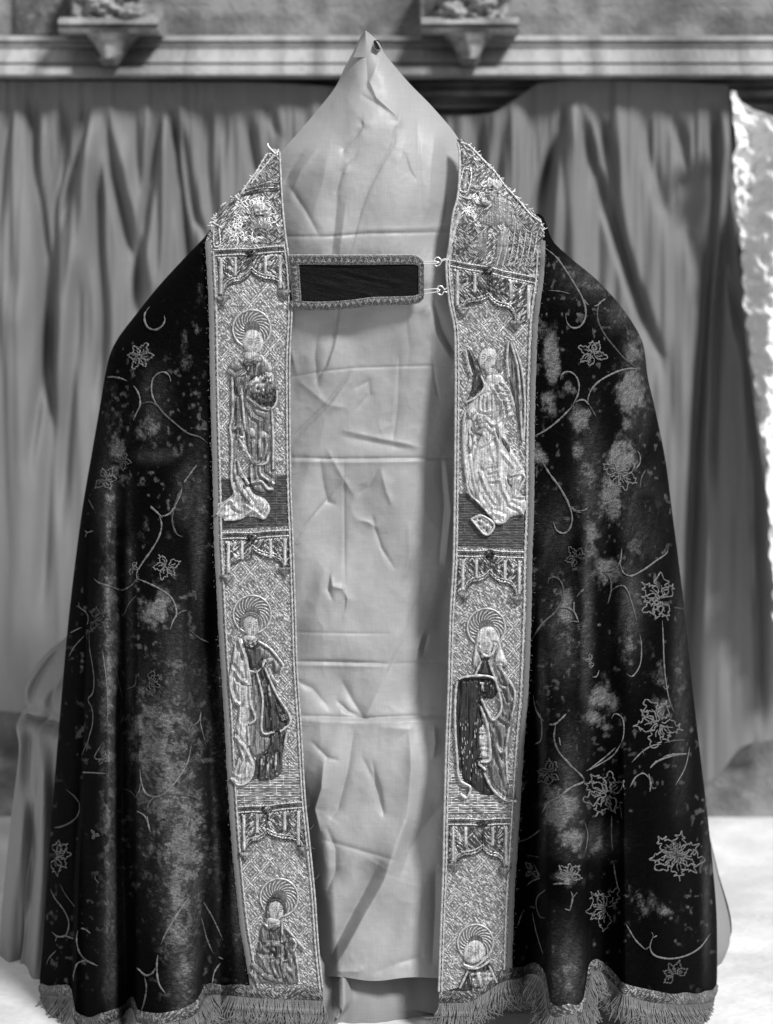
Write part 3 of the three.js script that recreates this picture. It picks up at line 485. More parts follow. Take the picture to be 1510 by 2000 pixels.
for (const side of [-1, 1]) {
  const xo = side < 0 ? outL : outR, xs = side < 0 ? xsL : xsR, hem = side < 0 ? hemL : hemR, v0 = side < 0 ? 448 : 418, H = 1935;
  const xin = (v) => xo(v) + (side < 0 ? 10 : -10);
  const nu = 240, nv = 640, front = 0.86;            // the last part of the sheet turns to the back
  const fx = (a) => a <= front ? 1 - Math.pow(1 - a / front, 1.6) : 1 - 0.12 * Math.pow((a - front) / (1 - front), 2);
  const pos = (a, b) => {
    const r0 = lerp(v0, H, b), f = fx(a), u = lerp(xin(r0), xs(r0), f), v = r0 + (hem(u) - H) * sst(1450, H, r0);
    let z = velvetZ(side, u, v, f);
    if (a > front) z = velvetZ(side, u, v, 1) - (depthAt(v) * 0.45) * ((a - front) / (1 - front));
    return [u, v, z];
  };
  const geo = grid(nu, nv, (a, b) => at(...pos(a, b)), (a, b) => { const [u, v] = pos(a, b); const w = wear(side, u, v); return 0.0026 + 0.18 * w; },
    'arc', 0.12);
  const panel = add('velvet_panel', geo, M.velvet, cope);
  panel.userData.label = side < 0 ? 'black velvet side rubbed in patches, with grey pile sheen painted along its three deep folds' : 'black velvet side with bald patches and pale outlined flowers';
  // couched tendrils and flower outlines lying on the velvet
  const zOn = (u, v) => { const f = (u - xin(v)) / (xs(v) - xin(v)); return velvetZ(side, u, v, f); };
  const onVelvet = (pts, lift = 0.0012) => { const c = smoothPoly(pts, 7, false), out = []; for (const [u, v] of c) { const f = (u - xin(v)) / (xs(v) - xin(v)); if (f > 0.985 || f < 0.03) continue; out.push(at(u, v, zOn(u, v) + lift)); } return out; };
  const crop = (ox, oy, k) => (l) => l.map(([x, y]) => [ox + x / k, oy + y / k]);
  const T = [], Fl = [];
  const tendril = (pts, r = 2.3) => T.push([pts, r * 0.74]);
  // an outlined blossom: scalloped round petals with pointed tips about a centre
  const blossom = (cu, cv, R, petals, a0, a1, o = {}) => {
    const g = [];
    for (let i = 0; i < petals; i++) {
      const th = lerp(a0, a1, petals > 1 ? i / (petals - 1) : 0) + (rnd() - 0.5) * 0.45, c = Math.cos(th), s = Math.sin(th), l = [], len = R * (0.85 + 0.3 * rnd());
      const put = (x0, y0) => { const x = x0 + (rnd() - 0.5) * 0.09, y = y0 + (rnd() - 0.5) * 0.09; l.push([cu + c * x * len - s * y * len, cv + s * x * len + c * y * len]); };
      if (i % 3 !== 2) {                              // round fruit with a three-pointed crown
        put(0.12, 0.02); for (let k = 0; k <= 6; k++) { const t = 2.9 - k / 6 * 2.5; put(0.5 + Math.cos(t) * 0.25, Math.sin(t) * 0.27); }
        put(0.82, 0.2); put(0.84, 0.06); put(1.04, 0); put(0.84, -0.06); put(0.82, -0.2);
        for (let k = 0; k <= 6; k++) { const t = -0.4 - k / 6 * 2.5; put(0.5 + Math.cos(t) * 0.25, Math.sin(t) * 0.27); } put(0.12, -0.02);
      } else {                                        // jagged leaf
        put(0.1, 0); for (let k = 1; k < 8; k++) put(0.1 + k * 0.12, 0.26 * Math.sin(k / 8 * Math.PI) * (k % 2 ? 1.25 : 0.7)); put(1.08, 0);
        for (let k = 7; k > 0; k--) put(0.1 + k * 0.12, -0.26 * Math.sin(k / 8 * Math.PI) * (k % 2 ? 1.25 : 0.7)); put(0.1, 0);
      }
      const p = onVelvet(l); if (p.length > 6) g.push(cordGeo(p, (o.r || 1.5) * 0.72 * S, { sides: 4, wob: 0.7 }));
      const pv = onVelvet([[cu + c * len * 0.3, cv + s * len * 0.3], [cu + c * len * 0.45 - s * 2, cv + s * len * 0.45 + c * 2], [cu + c * len * 0.6, cv + s * len * 0.6]]); if (pv.length > 4) g.push(cordGeo(pv, 1.1 * S, { sides: 4 }));
    }
    if (g.length) Fl.push(mergeGeometries(g));
  };
  if (side < 0) {
    const a = crop(100, 450, 3.636), b = crop(60, 950, 3.636), c = crop(40, 1450, 3.432);
    tendril(a([[700, 540], [668, 590], [665, 640], [690, 690], [740, 705], [785, 680], [807, 640], [803, 605]]), 2.6);
    tendril(a([[385, 1045], [440, 1040], [520, 1060], [590, 1110], [625, 1170], [632, 1240], [610, 1290], [582, 1350]]));
    tendril(a([[632, 1240], [660, 1225], [710, 1220], [750, 1240], [800, 1300], [880, 1370], [970, 1440], [1060, 1470], [1110, 1510]]));
    tendril(a([[750, 1240], [720, 1180], [712, 1110], [725, 1050], [770, 1010], [810, 1008], [840, 1035], [850, 1075]]));
    tendril(a([[1035, 1665], [980, 1740], [940, 1800], [920, 1870], [880, 1960], [860, 2000]])); tendril(a([[705, 1955], [740, 1990], [790, 2040]]));
    tendril(b([[1080, 0], [1045, 70], [1020, 150], [1005, 230], [1015, 290], [1040, 340], [1080, 360]])); tendril(b([[1015, 150], [990, 190], [940, 210], [905, 190], [850, 145]])); tendril(b([[910, 195], [930, 270], [915, 350], [860, 450], [790, 550], [752, 620], [755, 655]]));
    tendril(b([[755, 655], [830, 685], [920, 730], [990, 780], [1025, 840], [1035, 910], [1010, 960], [992, 1015]])); tendril(b([[1035, 915], [1070, 890], [1110, 880]])); tendril(b([[755, 655], [720, 700], [650, 735], [560, 710], [480, 680], [450, 655]]));
    tendril(b([[415, 1040], [420, 1150], [440, 1270], [452, 1380], [440, 1470], [410, 1510], [440, 1590], [440, 1690], [410, 1800], [395, 1880]]), 1.8); tendril(b([[340, 820], [350, 860], [390, 890], [410, 930], [400, 980], [340, 1010], [280, 1040]]), 1.8); tendril(b([[325, 850], [350, 855]]), 1.6);
    tendril(b([[385, 310], [400, 325], [445, 315]]), 1.8); tendril(b([[400, 325], [388, 360]]), 1.6); tendril(b([[410, 90], [450, 165]]), 1.6); tendril(b([[1120, 1015], [1200, 1080], [1270, 1110]])); tendril(b([[1210, 1600], [1205, 1680], [1240, 1820]]), 1.8); tendril(b([[1150, 1700], [1190, 1670], [1210, 1600]]), 1.8); tendril(b([[510, 1150], [540, 1400], [548, 1600], [540, 1700]]), 1.3); tendril(b([[560, 1150], [600, 1280], [640, 1450], [690, 1640], [740, 1750]]), 1.3); tendril(b([[660, 920], [700, 830], [750, 775]]), 1.4); tendril(b([[680, 1440], [740, 1410], [750, 1340]]), 1.4); tendril(b([[270, 1210], [310, 1140], [380, 1060]]), 1.6);
    tendril(c([[305, 315], [370, 370], [398, 420], [385, 490], [320, 545], [240, 570], [200, 562]])); tendril(c([[190, 900], [195, 960], [230, 1040], [290, 1120], [325, 1200], [320, 1260], [300, 1295], [250, 1300], [210, 1270]])); tendril(c([[300, 1295], [355, 1315]])); tendril(c([[245, 1300], [235, 1335]]), 1.8); tendril(c([[265, 950], [310, 1030], [365, 1100]]), 1.8);
    tendril(c([[470, 1280], [430, 1250], [395, 1250], [378, 1300], [390, 1390], [430, 1450], [520, 1500]])); tendril(c([[440, 1460], [385, 1480], [362, 1540], [355, 1600]])); tendril(c([[415, 200], [500, 203], [580, 210]]), 2); tendril(c([[450, 0], [410, 90]]), 1.6); tendril(c([[545, 10], [500, 105], [580, 110]]), 1.6);
    tendril(c([[800, 180], [810, 260], [840, 340], [900, 365], [960, 345], [1050, 250], [1120, 130], [1145, 20]])); tendril(c([[900, 365], [860, 410], [850, 500], [870, 600]])); tendril(c([[960, 345], [1060, 350], [1160, 365], [1225, 410]]), 1.6); tendril(c([[780, 460], [830, 490], [865, 560]]), 1.8);
    tendril(c([[1130, 1040], [1060, 1140], [980, 1270], [930, 1390], [915, 1500], [930, 1620], [970, 1680]])); tendril(c([[915, 1500], [880, 1550], [840, 1560], [780, 1510]])); tendril(c([[830, 1560], [845, 1640], [830, 1740], [810, 1800]])); tendril(c([[1210, 1170], [1250, 1320], [1300, 1420], [1360, 1455]])); tendril(c([[1225, 1070], [1290, 1180], [1360, 1330]])); tendril(c([[1340, 1480], [1300, 1540], [1285, 1620]])); tendril(c([[505, 890], [500, 910], [530, 945]]), 1.8); tendril(c([[240, 1395], [190, 1450], [175, 1495]]), 1.6); tendril(c([[690, 310], [740, 330], [775, 370]]), 1.2); tendril(c([[775, 370], [800, 310], [805, 260]]), 1.4);
    blossom(272, 697, 26, 6, 0, 5.2, { r: 2 }); blossom(326, 1105, 26, 5, -0.4, 4.2); blossom(185, 1210, 22, 4, -1.6, 1.8); blossom(108, 1670, 34, 5, -1.5, 1.4, { r: 1.7 }); blossom(205, 935, 24, 5, -2, 2.2, { r: 1.4 }); blossom(290, 1330, 26, 4, -1, 1.4, { r: 1.2 }); blossom(258, 1108, 14, 3, -1, 1.6, { r: 1.2 }); blossom(185, 1630, 10, 3, 0, 4); blossom(240, 900, 18, 4, 0, 5, { r: 1.2 }); blossom(440, 1120, 18, 3, -1.5, 1.5, { r: 1.2 }); blossom(200, 1480, 14, 3, -1, 2, { r: 1.3 });
  } else {
    const a = crop(1030, 450, 3.636), b = crop(1000, 950, 3.636), c = crop(980, 1450, 3.213);
    tendril(a([[120, 120], [200, 185], [270, 280], [340, 390], [390, 480], [415, 570], [405, 640], [370, 685], [320, 692], [285, 660], [272, 605]]), 2.6); tendril(a([[400, 490], [430, 525], [490, 535], [525, 505], [555, 485]])); tendril(a([[515, 510], [498, 570], [505, 650], [550, 740], [620, 830], [700, 920], [780, 978]]), 2.5); tendril(a([[790, 982], [700, 985], [600, 1020], [500, 1080], [445, 1150], [430, 1220], [440, 1240]])); tendril(a([[440, 1240], [400, 1205], [350, 1215], [310, 1260], [220, 1350], [130, 1420], [55, 1460]])); tendril(a([[325, 1235], [360, 1160], [365, 1090], [340, 1030], [290, 1003], [245, 1025], [235, 1060]])); tendril(a([[440, 1240], [470, 1290], [488, 1325]]), 1.8); tendril(a([[150, 425], [250, 435], [300, 450]]), 1.1);
    tendril(a([[110, 1650], [160, 1730], [220, 1810], [270, 1890], [300, 1960], [310, 2000]]), 2.6); tendril(a([[780, 1560], [800, 1600], [800, 1650], [775, 1690]]), 1.8); tendril(a([[840, 1700], [810, 1760], [800, 1830]]), 1.8); tendril(a([[310, 1960], [350, 1990], [410, 1985], [430, 1970]]), 1.8);
    tendril(b([[330, 0], [380, 80], [415, 160], [428, 230], [410, 300], [370, 333], [320, 315], [292, 250]]), 2.4); tendril(b([[420, 150], [450, 175], [500, 182], [530, 155]]), 2); tendril(b([[255, 690], [262, 660], [300, 643], [340, 665], [365, 730], [350, 820], [310, 890], [220, 970], [140, 1090]])); tendril(b([[340, 860], [390, 860], [440, 890], [475, 965]])); tendril(b([[440, 890], [440, 830], [470, 770], [515, 725]])); tendril(b([[390, 970], [430, 958], [480, 965]]), 1.5); tendril(b([[640, 605], [690, 640], [705, 720], [690, 800], [680, 835]])); tendril(b([[700, 750], [740, 715], [790, 705], [820, 740], [860, 860], [900, 1010], [920, 1150], [905, 1280], [850, 1350], [815, 1330]]), 1.7); tendril(b([[655, 605], [720, 590], [765, 540], [780, 440]])); tendril(b([[765, 540], [790, 610], [840, 635], [920, 600], [1020, 530], [1100, 470], [1108, 440]])); tendril(b([[1150, 860], [1220, 870]]), 1.6);
    tendril(b([[1068, 950], [1075, 1100], [1080, 1250], [1095, 1400], [1120, 1530], [1150, 1600]]), 2); tendril(b([[1070, 1415], [1095, 1440], [1115, 1410]]), 1.6); tendril(b([[150, 1480], [180, 1600], [240, 1680], [300, 1690], [350, 1650], [385, 1615]]), 2.5); tendril(b([[310, 1690], [300, 1790], [330, 1880], [400, 1970], [430, 2010]])); tendril(b([[200, 1610], [215, 1720], [200, 1810], [160, 1830]]), 1.9); tendril(b([[705, 1650], [730, 1615], [780, 1640], [795, 1720], [780, 1810], [720, 1870], [640, 1940], [560, 2000]]), 1.8); tendril(b([[850, 1960], [930, 1880], [1000, 1840], [1060, 1830]]), 1.8); tendril(b([[1080, 1820], [1150, 1805], [1230, 1800]]), 1.8); tendril(b([[980, 2000], [1040, 1940], [1130, 1905], [1240, 1900]]));
    tendril(b([[620, 1305], [600, 1350], [570, 1355]]), 1.6); tendril(b([[335, 1780], [345, 1840]]), 1.6); tendril(b([[930, 1900], [935, 1880], [925, 1865]]), 1.5);
    tendril(c([[330, 0], [360, 60], [430, 140], [515, 240], [440, 280], [360, 340], [290, 380], [255, 440]])); tendril(c([[750, 5], [700, 80], [610, 140], [530, 180]]), 1.8); tendril(c([[1165, 70], [1070, 85], [970, 125], [925, 190], [935, 260], [930, 310]])); tendril(c([[935, 270], [955, 290], [970, 280]]), 1.8); tendril(c([[930, 230], [890, 195], [845, 215], [805, 280]]), 1.8); tendril(c([[690, 460], [690, 580], [700, 720], [715, 840], [735, 930]]), 2); tendril(c([[740, 380], [760, 375]]), 1.5); tendril(c([[745, 390], [755, 480]]), 1.5); tendril(c([[520, 500], [540, 580], [525, 680]]), 1.6);
    tendril(c([[1310, 1200], [1240, 1290], [1150, 1340], [1040, 1357], [950, 1330], [930, 1280], [950, 1210], [940, 1190]]), 2.3); tendril(c([[950, 1225], [975, 1212]]), 1.8); tendril(c([[930, 1280], [900, 1302]]), 1.8); tendril(c([[780, 1140], [840, 1240], [900, 1300]]), 2); tendril(c([[320, 890], [380, 885], [430, 890]]), 2.2); tendril(c([[435, 935], [445, 970], [430, 1050]]), 1.9); tendril(c([[440, 980], [475, 940]]), 1.6); tendril(c([[395, 1045], [430, 1055]]), 1.6); tendril(c([[90, 630], [170, 600], [240, 550]]), 1.9); tendril(c([[155, 900], [190, 870], [240, 850]]), 2.1); tendril(c([[275, 925], [225, 970], [220, 1040], [250, 1100], [272, 1098]]), 2.2); tendril(c([[100, 1150], [135, 1060], [180, 1030], [210, 1040]]), 2); tendril(c([[190, 1060], [220, 1200], [260, 1330]]), 1.4); tendril(c([[1180, 30], [1150, 160], [1090, 270]]), 1.5); tendril(c([[155, 705], [235, 720]]), 1.6); tendril(c([[200, 760], [240, 840]]), 1.6);
    blossom(1157, 692, 25, 6, 1.6, 6.4, { r: 1.8 }); blossom(1212, 925, 34, 5, -0.6, 3.4, { r: 1.5 }); blossom(1126, 1090, 22, 5, 2, 6.2, { r: 1.3 }); blossom(1291, 1172, 44, 7, 1.2, 5.4, { r: 1.9, w: 0.36 }); blossom(1288, 1412, 46, 7, 0.4, 5.2, { r: 1.8, w: 0.4 }); blossom(1074, 1510, 26, 6, 0.6, 5.4, { r: 1.6 }); blossom(1188, 1550, 44, 7, 1.2, 5.6, { r: 1.9, w: 0.36 }); blossom(1322, 1672, 52, 8, -1.4, 3.9, { r: 1.9, w: 0.34 }); blossom(1318, 1668, 22, 7, 0, 5.4, { r: 1.7 }); blossom(1185, 1775, 40, 6, 1.8, 5, { r: 1.4 }); blossom(1112, 1712, 26, 5, 3, 6.2, { r: 1.6 }); blossom(1318, 1905, 28, 5, 2.6, 6, { r: 1.6 }); blossom(1155, 1290, 14, 3, 1.4, 4.6, { r: 1.2 }); blossom(1040, 1700, 18, 3, 1, 4, { r: 1.4 });
  }
  T.forEach(([p, r], n) => {
    const q = onVelvet(p); if (q.length <= 5) return;
    const faded = n % 4 === 2, cut = n % 3 === 1 && q.length > 24 ? Math.floor(q.length * (0.3 + 0.4 * hash(n, 5))) : 0;   // some threads have come away
    const geo = cut ? mergeGeometries([q.slice(0, cut), q.slice(cut + 4)].map((w) => cordGeo(w, r * S, { sides: 5, wob: 0.5, taper: 0.2 }))) : cordGeo(q, r * S, { sides: 5, wob: 0.5, taper: 0.2 });
    add('tendril', geo, faded ? M.fadedTendril : M.tendril, panel);
  });
  Fl.forEach((g, n) => add('blossom', g, n % 3 === 2 ? M.fadedTendril : M.tendril, panel));

  // hem: woven braid with a thread fringe, along the velvet and across the foot of the orphrey
  const path = [];
  const io = side < 0 ? inL : inR;
  const ohem = side < 0 ? (u) => lerp(1930, 1936, (u - 490) / 140) : (u) => 1940 - 45 * sst(905, 1000, u);
  const ob = side < 0 ? 492 : 996, ib = side < 0 ? 631 : 857;
  for (let i = 0; i <= 30; i++) { const u = lerp(ib, ob, i / 30); path.push(at(u, ohem(u), orphZ(u, 1930) + 0.001)); }
  for (let i = 6; i <= 232; i++) { const p = pos(i / 240, 1); if (side < 0 ? p[0] > 484 : p[0] < 1000) continue; path.push(at(...p)); }
  const hb = path.map((p) => new THREE.Vector3(...p)), curve = [];
  { let L = 0; const cum = [0]; for (let i = 1; i < hb.length; i++) cum.push(L += hb[i].distanceTo(hb[i - 1])); const n = Math.round(L / (1.6 * S)); let k = 1;
    for (let i = 0; i <= n; i++) { const s = L * i / n; while (k < hb.length - 1 && cum[k] < s) k++; const t = (s - cum[k - 1]) / (cum[k] - cum[k - 1] || 1); curve.push([hb[k - 1].clone().lerp(hb[k], clamp(t)), s]); } }
  const nrm = (i) => { const a = curve[Math.max(0, i - 2)][0], b = curve[Math.min(curve.length - 1, i + 2)][0]; const t = b.clone().sub(a); const n = new THREE.Vector3(-t.z, 0, t.x); if (side < 0) n.negate(); return n.normalize().multiplyScalar(1); };
  const nb = curve.length - 1;
  const braidH = 25 * S;
  const NN = curve.map((_, i) => nrm(i));
  for (const n of NN) if (n.z < -0.2) n.negate();
  add('hem_braid', grid(nb, 10, (a, b) => { const i = Math.round(a * nb), [p, s] = curve[i], n = NN[i], o = 0.0015 + 0.002 * Math.sin(b * Math.PI) + 0.0012 * Math.abs(Math.sin(b * Math.PI * 3)); return [p.x + n.x * o, p.y + 4 * S - b * braidH + 0.0015 * Math.sin(s * 60), p.z + n.z * o]; }, null, (a, b) => [curve[Math.round(a * nb)][1] / 0.11, b * 0.2]), M.hemBraid, cope);
  const th = [];
  for (let i = 0; i <= nb; i++) for (let k = 0; k < 4; k++) {
    const [p, s] = curve[i], n = NN[i], len = (36 + 16 * rnd() + 10 * noise(s * 40, 2)) * S * (rnd() < 0.08 ? 0.6 : 1), c1 = (rnd() - 0.5) * (k === 3 ? 34 : 18) * S, c2 = (rnd() - 0.5) * (k === 3 ? 60 : 30) * S, o = 0.001 + 0.009 * rnd(), cl = (noise(s * 110, 5) - 0.5) * 20 * S;
    const y0 = p.y + 4 * S - braidH + 0.001, q = [[p.x + n.x * o * 0.4, y0 + 3 * S, p.z + n.z * o * 0.4], [p.x + c1 * 0.5 + n.x * o, y0 - len * 0.33, p.z + n.z * o], [p.x + c1 + cl * 0.5 + n.x * o * 1.5, y0 - len * 0.68, p.z + n.z * o * 1.5], [p.x + c2 + cl + n.x * o, y0 - len, p.z + n.z * o]];
    th.push(cordGeo(q, (0.8 + 0.5 * rnd()) * S, { seg: 6, sides: 3 }));
  }
  add('hem_fringe', mergeGeometries(th), M.fringe, cope).userData.kind = 'stuff';
}

// ---------------------------------------------------------------- orphrey bands
const bandAt = (u, v, lift = 0) => at(u, v, orphZ(u, v) + lift);
function edges(side) { return side < 0 ? [outL, inL] : [inR, outR]; }   // left edge, right edge
// a panel between two sloping lines va(u), vb(u)
function panelGeo(side, va, vb, inset = [0, 0], lift = 0, n = [70, 60]) {
  const [l, r] = edges(side);
  return grid(n[0], n[1], (a, b) => {
    let v = lerp(va[0], vb[0], b), u = lerp(l(v) + inset[0], r(v) - inset[1], a);
    v = lerp(lerp(va[0], va[1], a), lerp(vb[0], vb[1], a), b); u = lerp(l(v) + inset[0], r(v) - inset[1], a);
    return bandAt(u, v, lift + 0.0006 * (fbm(u / 12, v / 12, 2) - 0.5));
  });
}
let grooves = [];                                 // fold lines of the figure in hand: the padding dips beside each
function relief(name, parent, poly, m, { h = 3.2, lift = 0.4, round = 9, wr = 0.35, wk = [7, 40], rot = 0, smooth = true, cell = 1.7, dome = 0, gk = 1 } = {}) {
  const P = smooth ? smoothPoly(poly, 6) : poly.flatMap((p, i) => { const q = poly[(i + 1) % poly.length]; return [0, 0.25, 0.5, 0.75].map((t) => [lerp(p[0], q[0], t), lerp(p[1], q[1], t)]); });
  let u0 = 1e9, u1 = -1e9, v0 = 1e9, v1 = -1e9; for (const [u, v] of P) { u0 = Math.min(u0, u); u1 = Math.max(u1, u); v0 = Math.min(v0, v); v1 = Math.max(v1, v); }
  u0 -= cell; v0 -= cell; const nu = Math.ceil((u1 - u0) / cell) + 2, nv = Math.ceil((v1 - v0) / cell) + 2;
  const ins = new Uint8Array(nu * nv), dist = new Float32Array(nu * nv), near = [];
  for (let j = 0; j < nv; j++) for (let i = 0; i < nu; i++) {
    const u = u0 + i * cell, v = v0 + j * cell; let c = false, best = 1e9, bu = u, bv = v;
    for (let k = 0, q = P.length - 1; k < P.length; q = k++) {
      const A = P[k], B = P[q];
      if ((A[1] > v) !== (B[1] > v) && u < (B[0] - A[0]) * (v - A[1]) / (B[1] - A[1]) + A[0]) c = !c;
      const dx = B[0] - A[0], dy = B[1] - A[1], t = clamp(((u - A[0]) * dx + (v - A[1]) * dy) / (dx * dx + dy * dy || 1)), qx = A[0] + dx * t, qy = A[1] + dy * t, d = (u - qx) ** 2 + (v - qy) ** 2;
      if (d < best) { best = d; bu = qx; bv = qy; }
    }
    const k = j * nu + i; ins[k] = c ? 1 : 0; dist[k] = Math.sqrt(best); near[k] = [bu, bv];
  }
  const id = new Int32Array(nu * nv).fill(-1), pos = [], uv = [], I = [];
  const cr = Math.cos(rot), sr = Math.sin(rot);
  const vert = (k, i, j) => {
    if (id[k] >= 0) return id[k];
    let u = u0 + i * cell, v = v0 + j * cell, z;
    if (ins[k]) {
      const d = dist[k], e = Math.sqrt(Math.max(0, 1 - Math.pow(1 - Math.min(1, d / round), 2))), a = (u * cr + v * sr) / wk[0], b = (-u * sr + v * cr) / wk[1];
      z = h * 1.35 * (e * (1 - wr) + e * wr * 2.2 * Math.pow(1 - Math.abs(2 * fbm(a * 0.75, b, 2) - 1), 1.6)) + dome * (1 - Math.exp(-d / 14));
      if (!dome) {
        let q = 1e9;
        for (const L of grooves) for (let n = 1; n < L.length; n++) { const A = L[n - 1], B = L[n]; if (u < Math.min(A[0], B[0]) - 12 || u > Math.max(A[0], B[0]) + 12 || v < Math.min(A[1], B[1]) - 12 || v > Math.max(A[1], B[1]) + 12) continue; q = Math.min(q, segDist(u, v, A, B)[0]); }
        if (q < 14) z += gk * e * (0.8 * h * Math.exp(-(q * q) / 5) - h * 1.1 * Math.exp(-Math.pow((q - 5.5) / 2.8, 2)));
      }
    } else { [u, v] = near[k]; z = -0.5; }
    const p = bandAt(u, v, (lift + z) * S); pos.push(...p); uv.push(p[0] / UVM * 1.7, p[1] / UVM * 1.7);
    return (id[k] = pos.length / 3 - 1);
  };
  for (let j = 0; j < nv - 1; j++) for (let i = 0; i < nu - 1; i++) {
    const k = [j * nu + i, j * nu + i + 1, (j + 1) * nu + i, (j + 1) * nu + i + 1];
    if (!(ins[k[0]] || ins[k[1]] || ins[k[2]] || ins[k[3]])) continue;
    const a = vert(k[0], i, j), b = vert(k[1], i + 1, j), c = vert(k[2], i, j + 1), d = vert(k[3], i + 1, j + 1);
    I.push(a, c, b, b, c, d);
  }
  const g = new THREE.BufferGeometry(); g.setAttribute('position', new THREE.Float32BufferAttribute(pos, 3)); g.setAttribute('uv', new THREE.Float32BufferAttribute(uv, 2)); g.setIndex(I); g.computeVertexNormals();
  return add(name, g, m, parent);
}
const oval = (cu, cv, ru, rv, tilt = 0, n = 18) => Array.from({ length: n }, (_, i) => { const t = i / n * Math.PI * 2, x = Math.cos(t) * ru, y = Math.sin(t) * rv; return [cu + x * Math.cos(tilt) - y * Math.sin(tilt), cv + x * Math.sin(tilt) + y * Math.cos(tilt)]; });
function cords(name, parent, lists, m, { r = 1.7, lift = 3.4, twist = 0, sides = 5 } = {}) {
  const up = name === 'face_stitching' ? lift : lift > 4 ? lift + 2.2 : lift;
  const g = lists.filter((l) => l.length > 1).map((l) => cordGeo(smoothPoly(l, 4, false).map(([u, v]) => bandAt(u, v, up * S)), (lift > 4.3 && r > 1.2 && r < 2 ? r * 1.5 : r) * S, { sides, twist, wob: 0.3 }));
  return add(name, mergeGeometries(g), m, parent);
}
const crop = (ox, oy, k) => (l) => l.map(([x, y]) => [ox + x / k, oy + y / k]);

function halo(parent, cu, cv, R, spirals = 20) {
  relief('halo', parent, oval(cu, cv, R, R), M.halo, { h: 1.2, round: 4, wr: 0.2, lift: 0.3 });
  const ring = oval(cu, cv, R, R, 0, 28); ring.push(ring[0]);
  const L = [];
  for (let i = 0; i < spirals; i++) { const t = i / spirals * Math.PI * 2, l = []; for (let k = 0; k <= 5; k++) { const q = k / 5, rr = lerp(0.42, 0.93, q) * R, a = t + q * 0.75; l.push([cu + Math.cos(a) * rr, cv + Math.sin(a) * rr]); } L.push(l); }
  cords('halo_ring', parent, [ring], M.brightCord, { r: 2, lift: 2, twist: 0 });
  cords('halo_rays', parent, L, M.brightCord, { r: 1.35, lift: 1.7, sides: 4 });
}
function head(parent, cu, cv, ru, rv, tilt = 0, look = 0, up = 2.2) {
  const fl = up + 4.2 + Math.min(0.9, ru / 30);
  relief('face', parent, oval(cu, cv, ru, rv, tilt), M.face, { h: 2.6, round: 8, wr: 0.05, lift: up, dome: 1.0, cell: 1.4 });
  const f = (x, y) => { const X = (x + look) * ru, Y = y * rv; return [cu + X * Math.cos(tilt) - Y * Math.sin(tilt), cv + X * Math.sin(tilt) + Y * Math.cos(tilt)]; };
  cords('face_stitching', parent, [[f(-0.48, -0.02), f(-0.3, -0.1), f(-0.12, 0)], [f(0.2, 0), f(0.36, -0.1), f(0.54, -0.02)], [f(-0.48, 0.1), f(-0.3, 0.14), f(-0.14, 0.08)], [f(0.22, 0.08), f(0.38, 0.14), f(0.52, 0.1)], [f(0.1, 0.02), f(0.13, 0.3), f(0.02, 0.4), f(-0.06, 0.36)], [f(-0.18, 0.6), f(0, 0.56), f(0.2, 0.6)], [f(-0.12, 0.68), f(0.02, 0.71), f(0.14, 0.67)], [f(-0.55, -0.2), f(-0.3, -0.3), f(-0.1, -0.22)], [f(0.15, -0.22), f(0.35, -0.3), f(0.6, -0.2)]], M.faceStitch, { r: 0.5, lift: fl, sides: 4 });
}

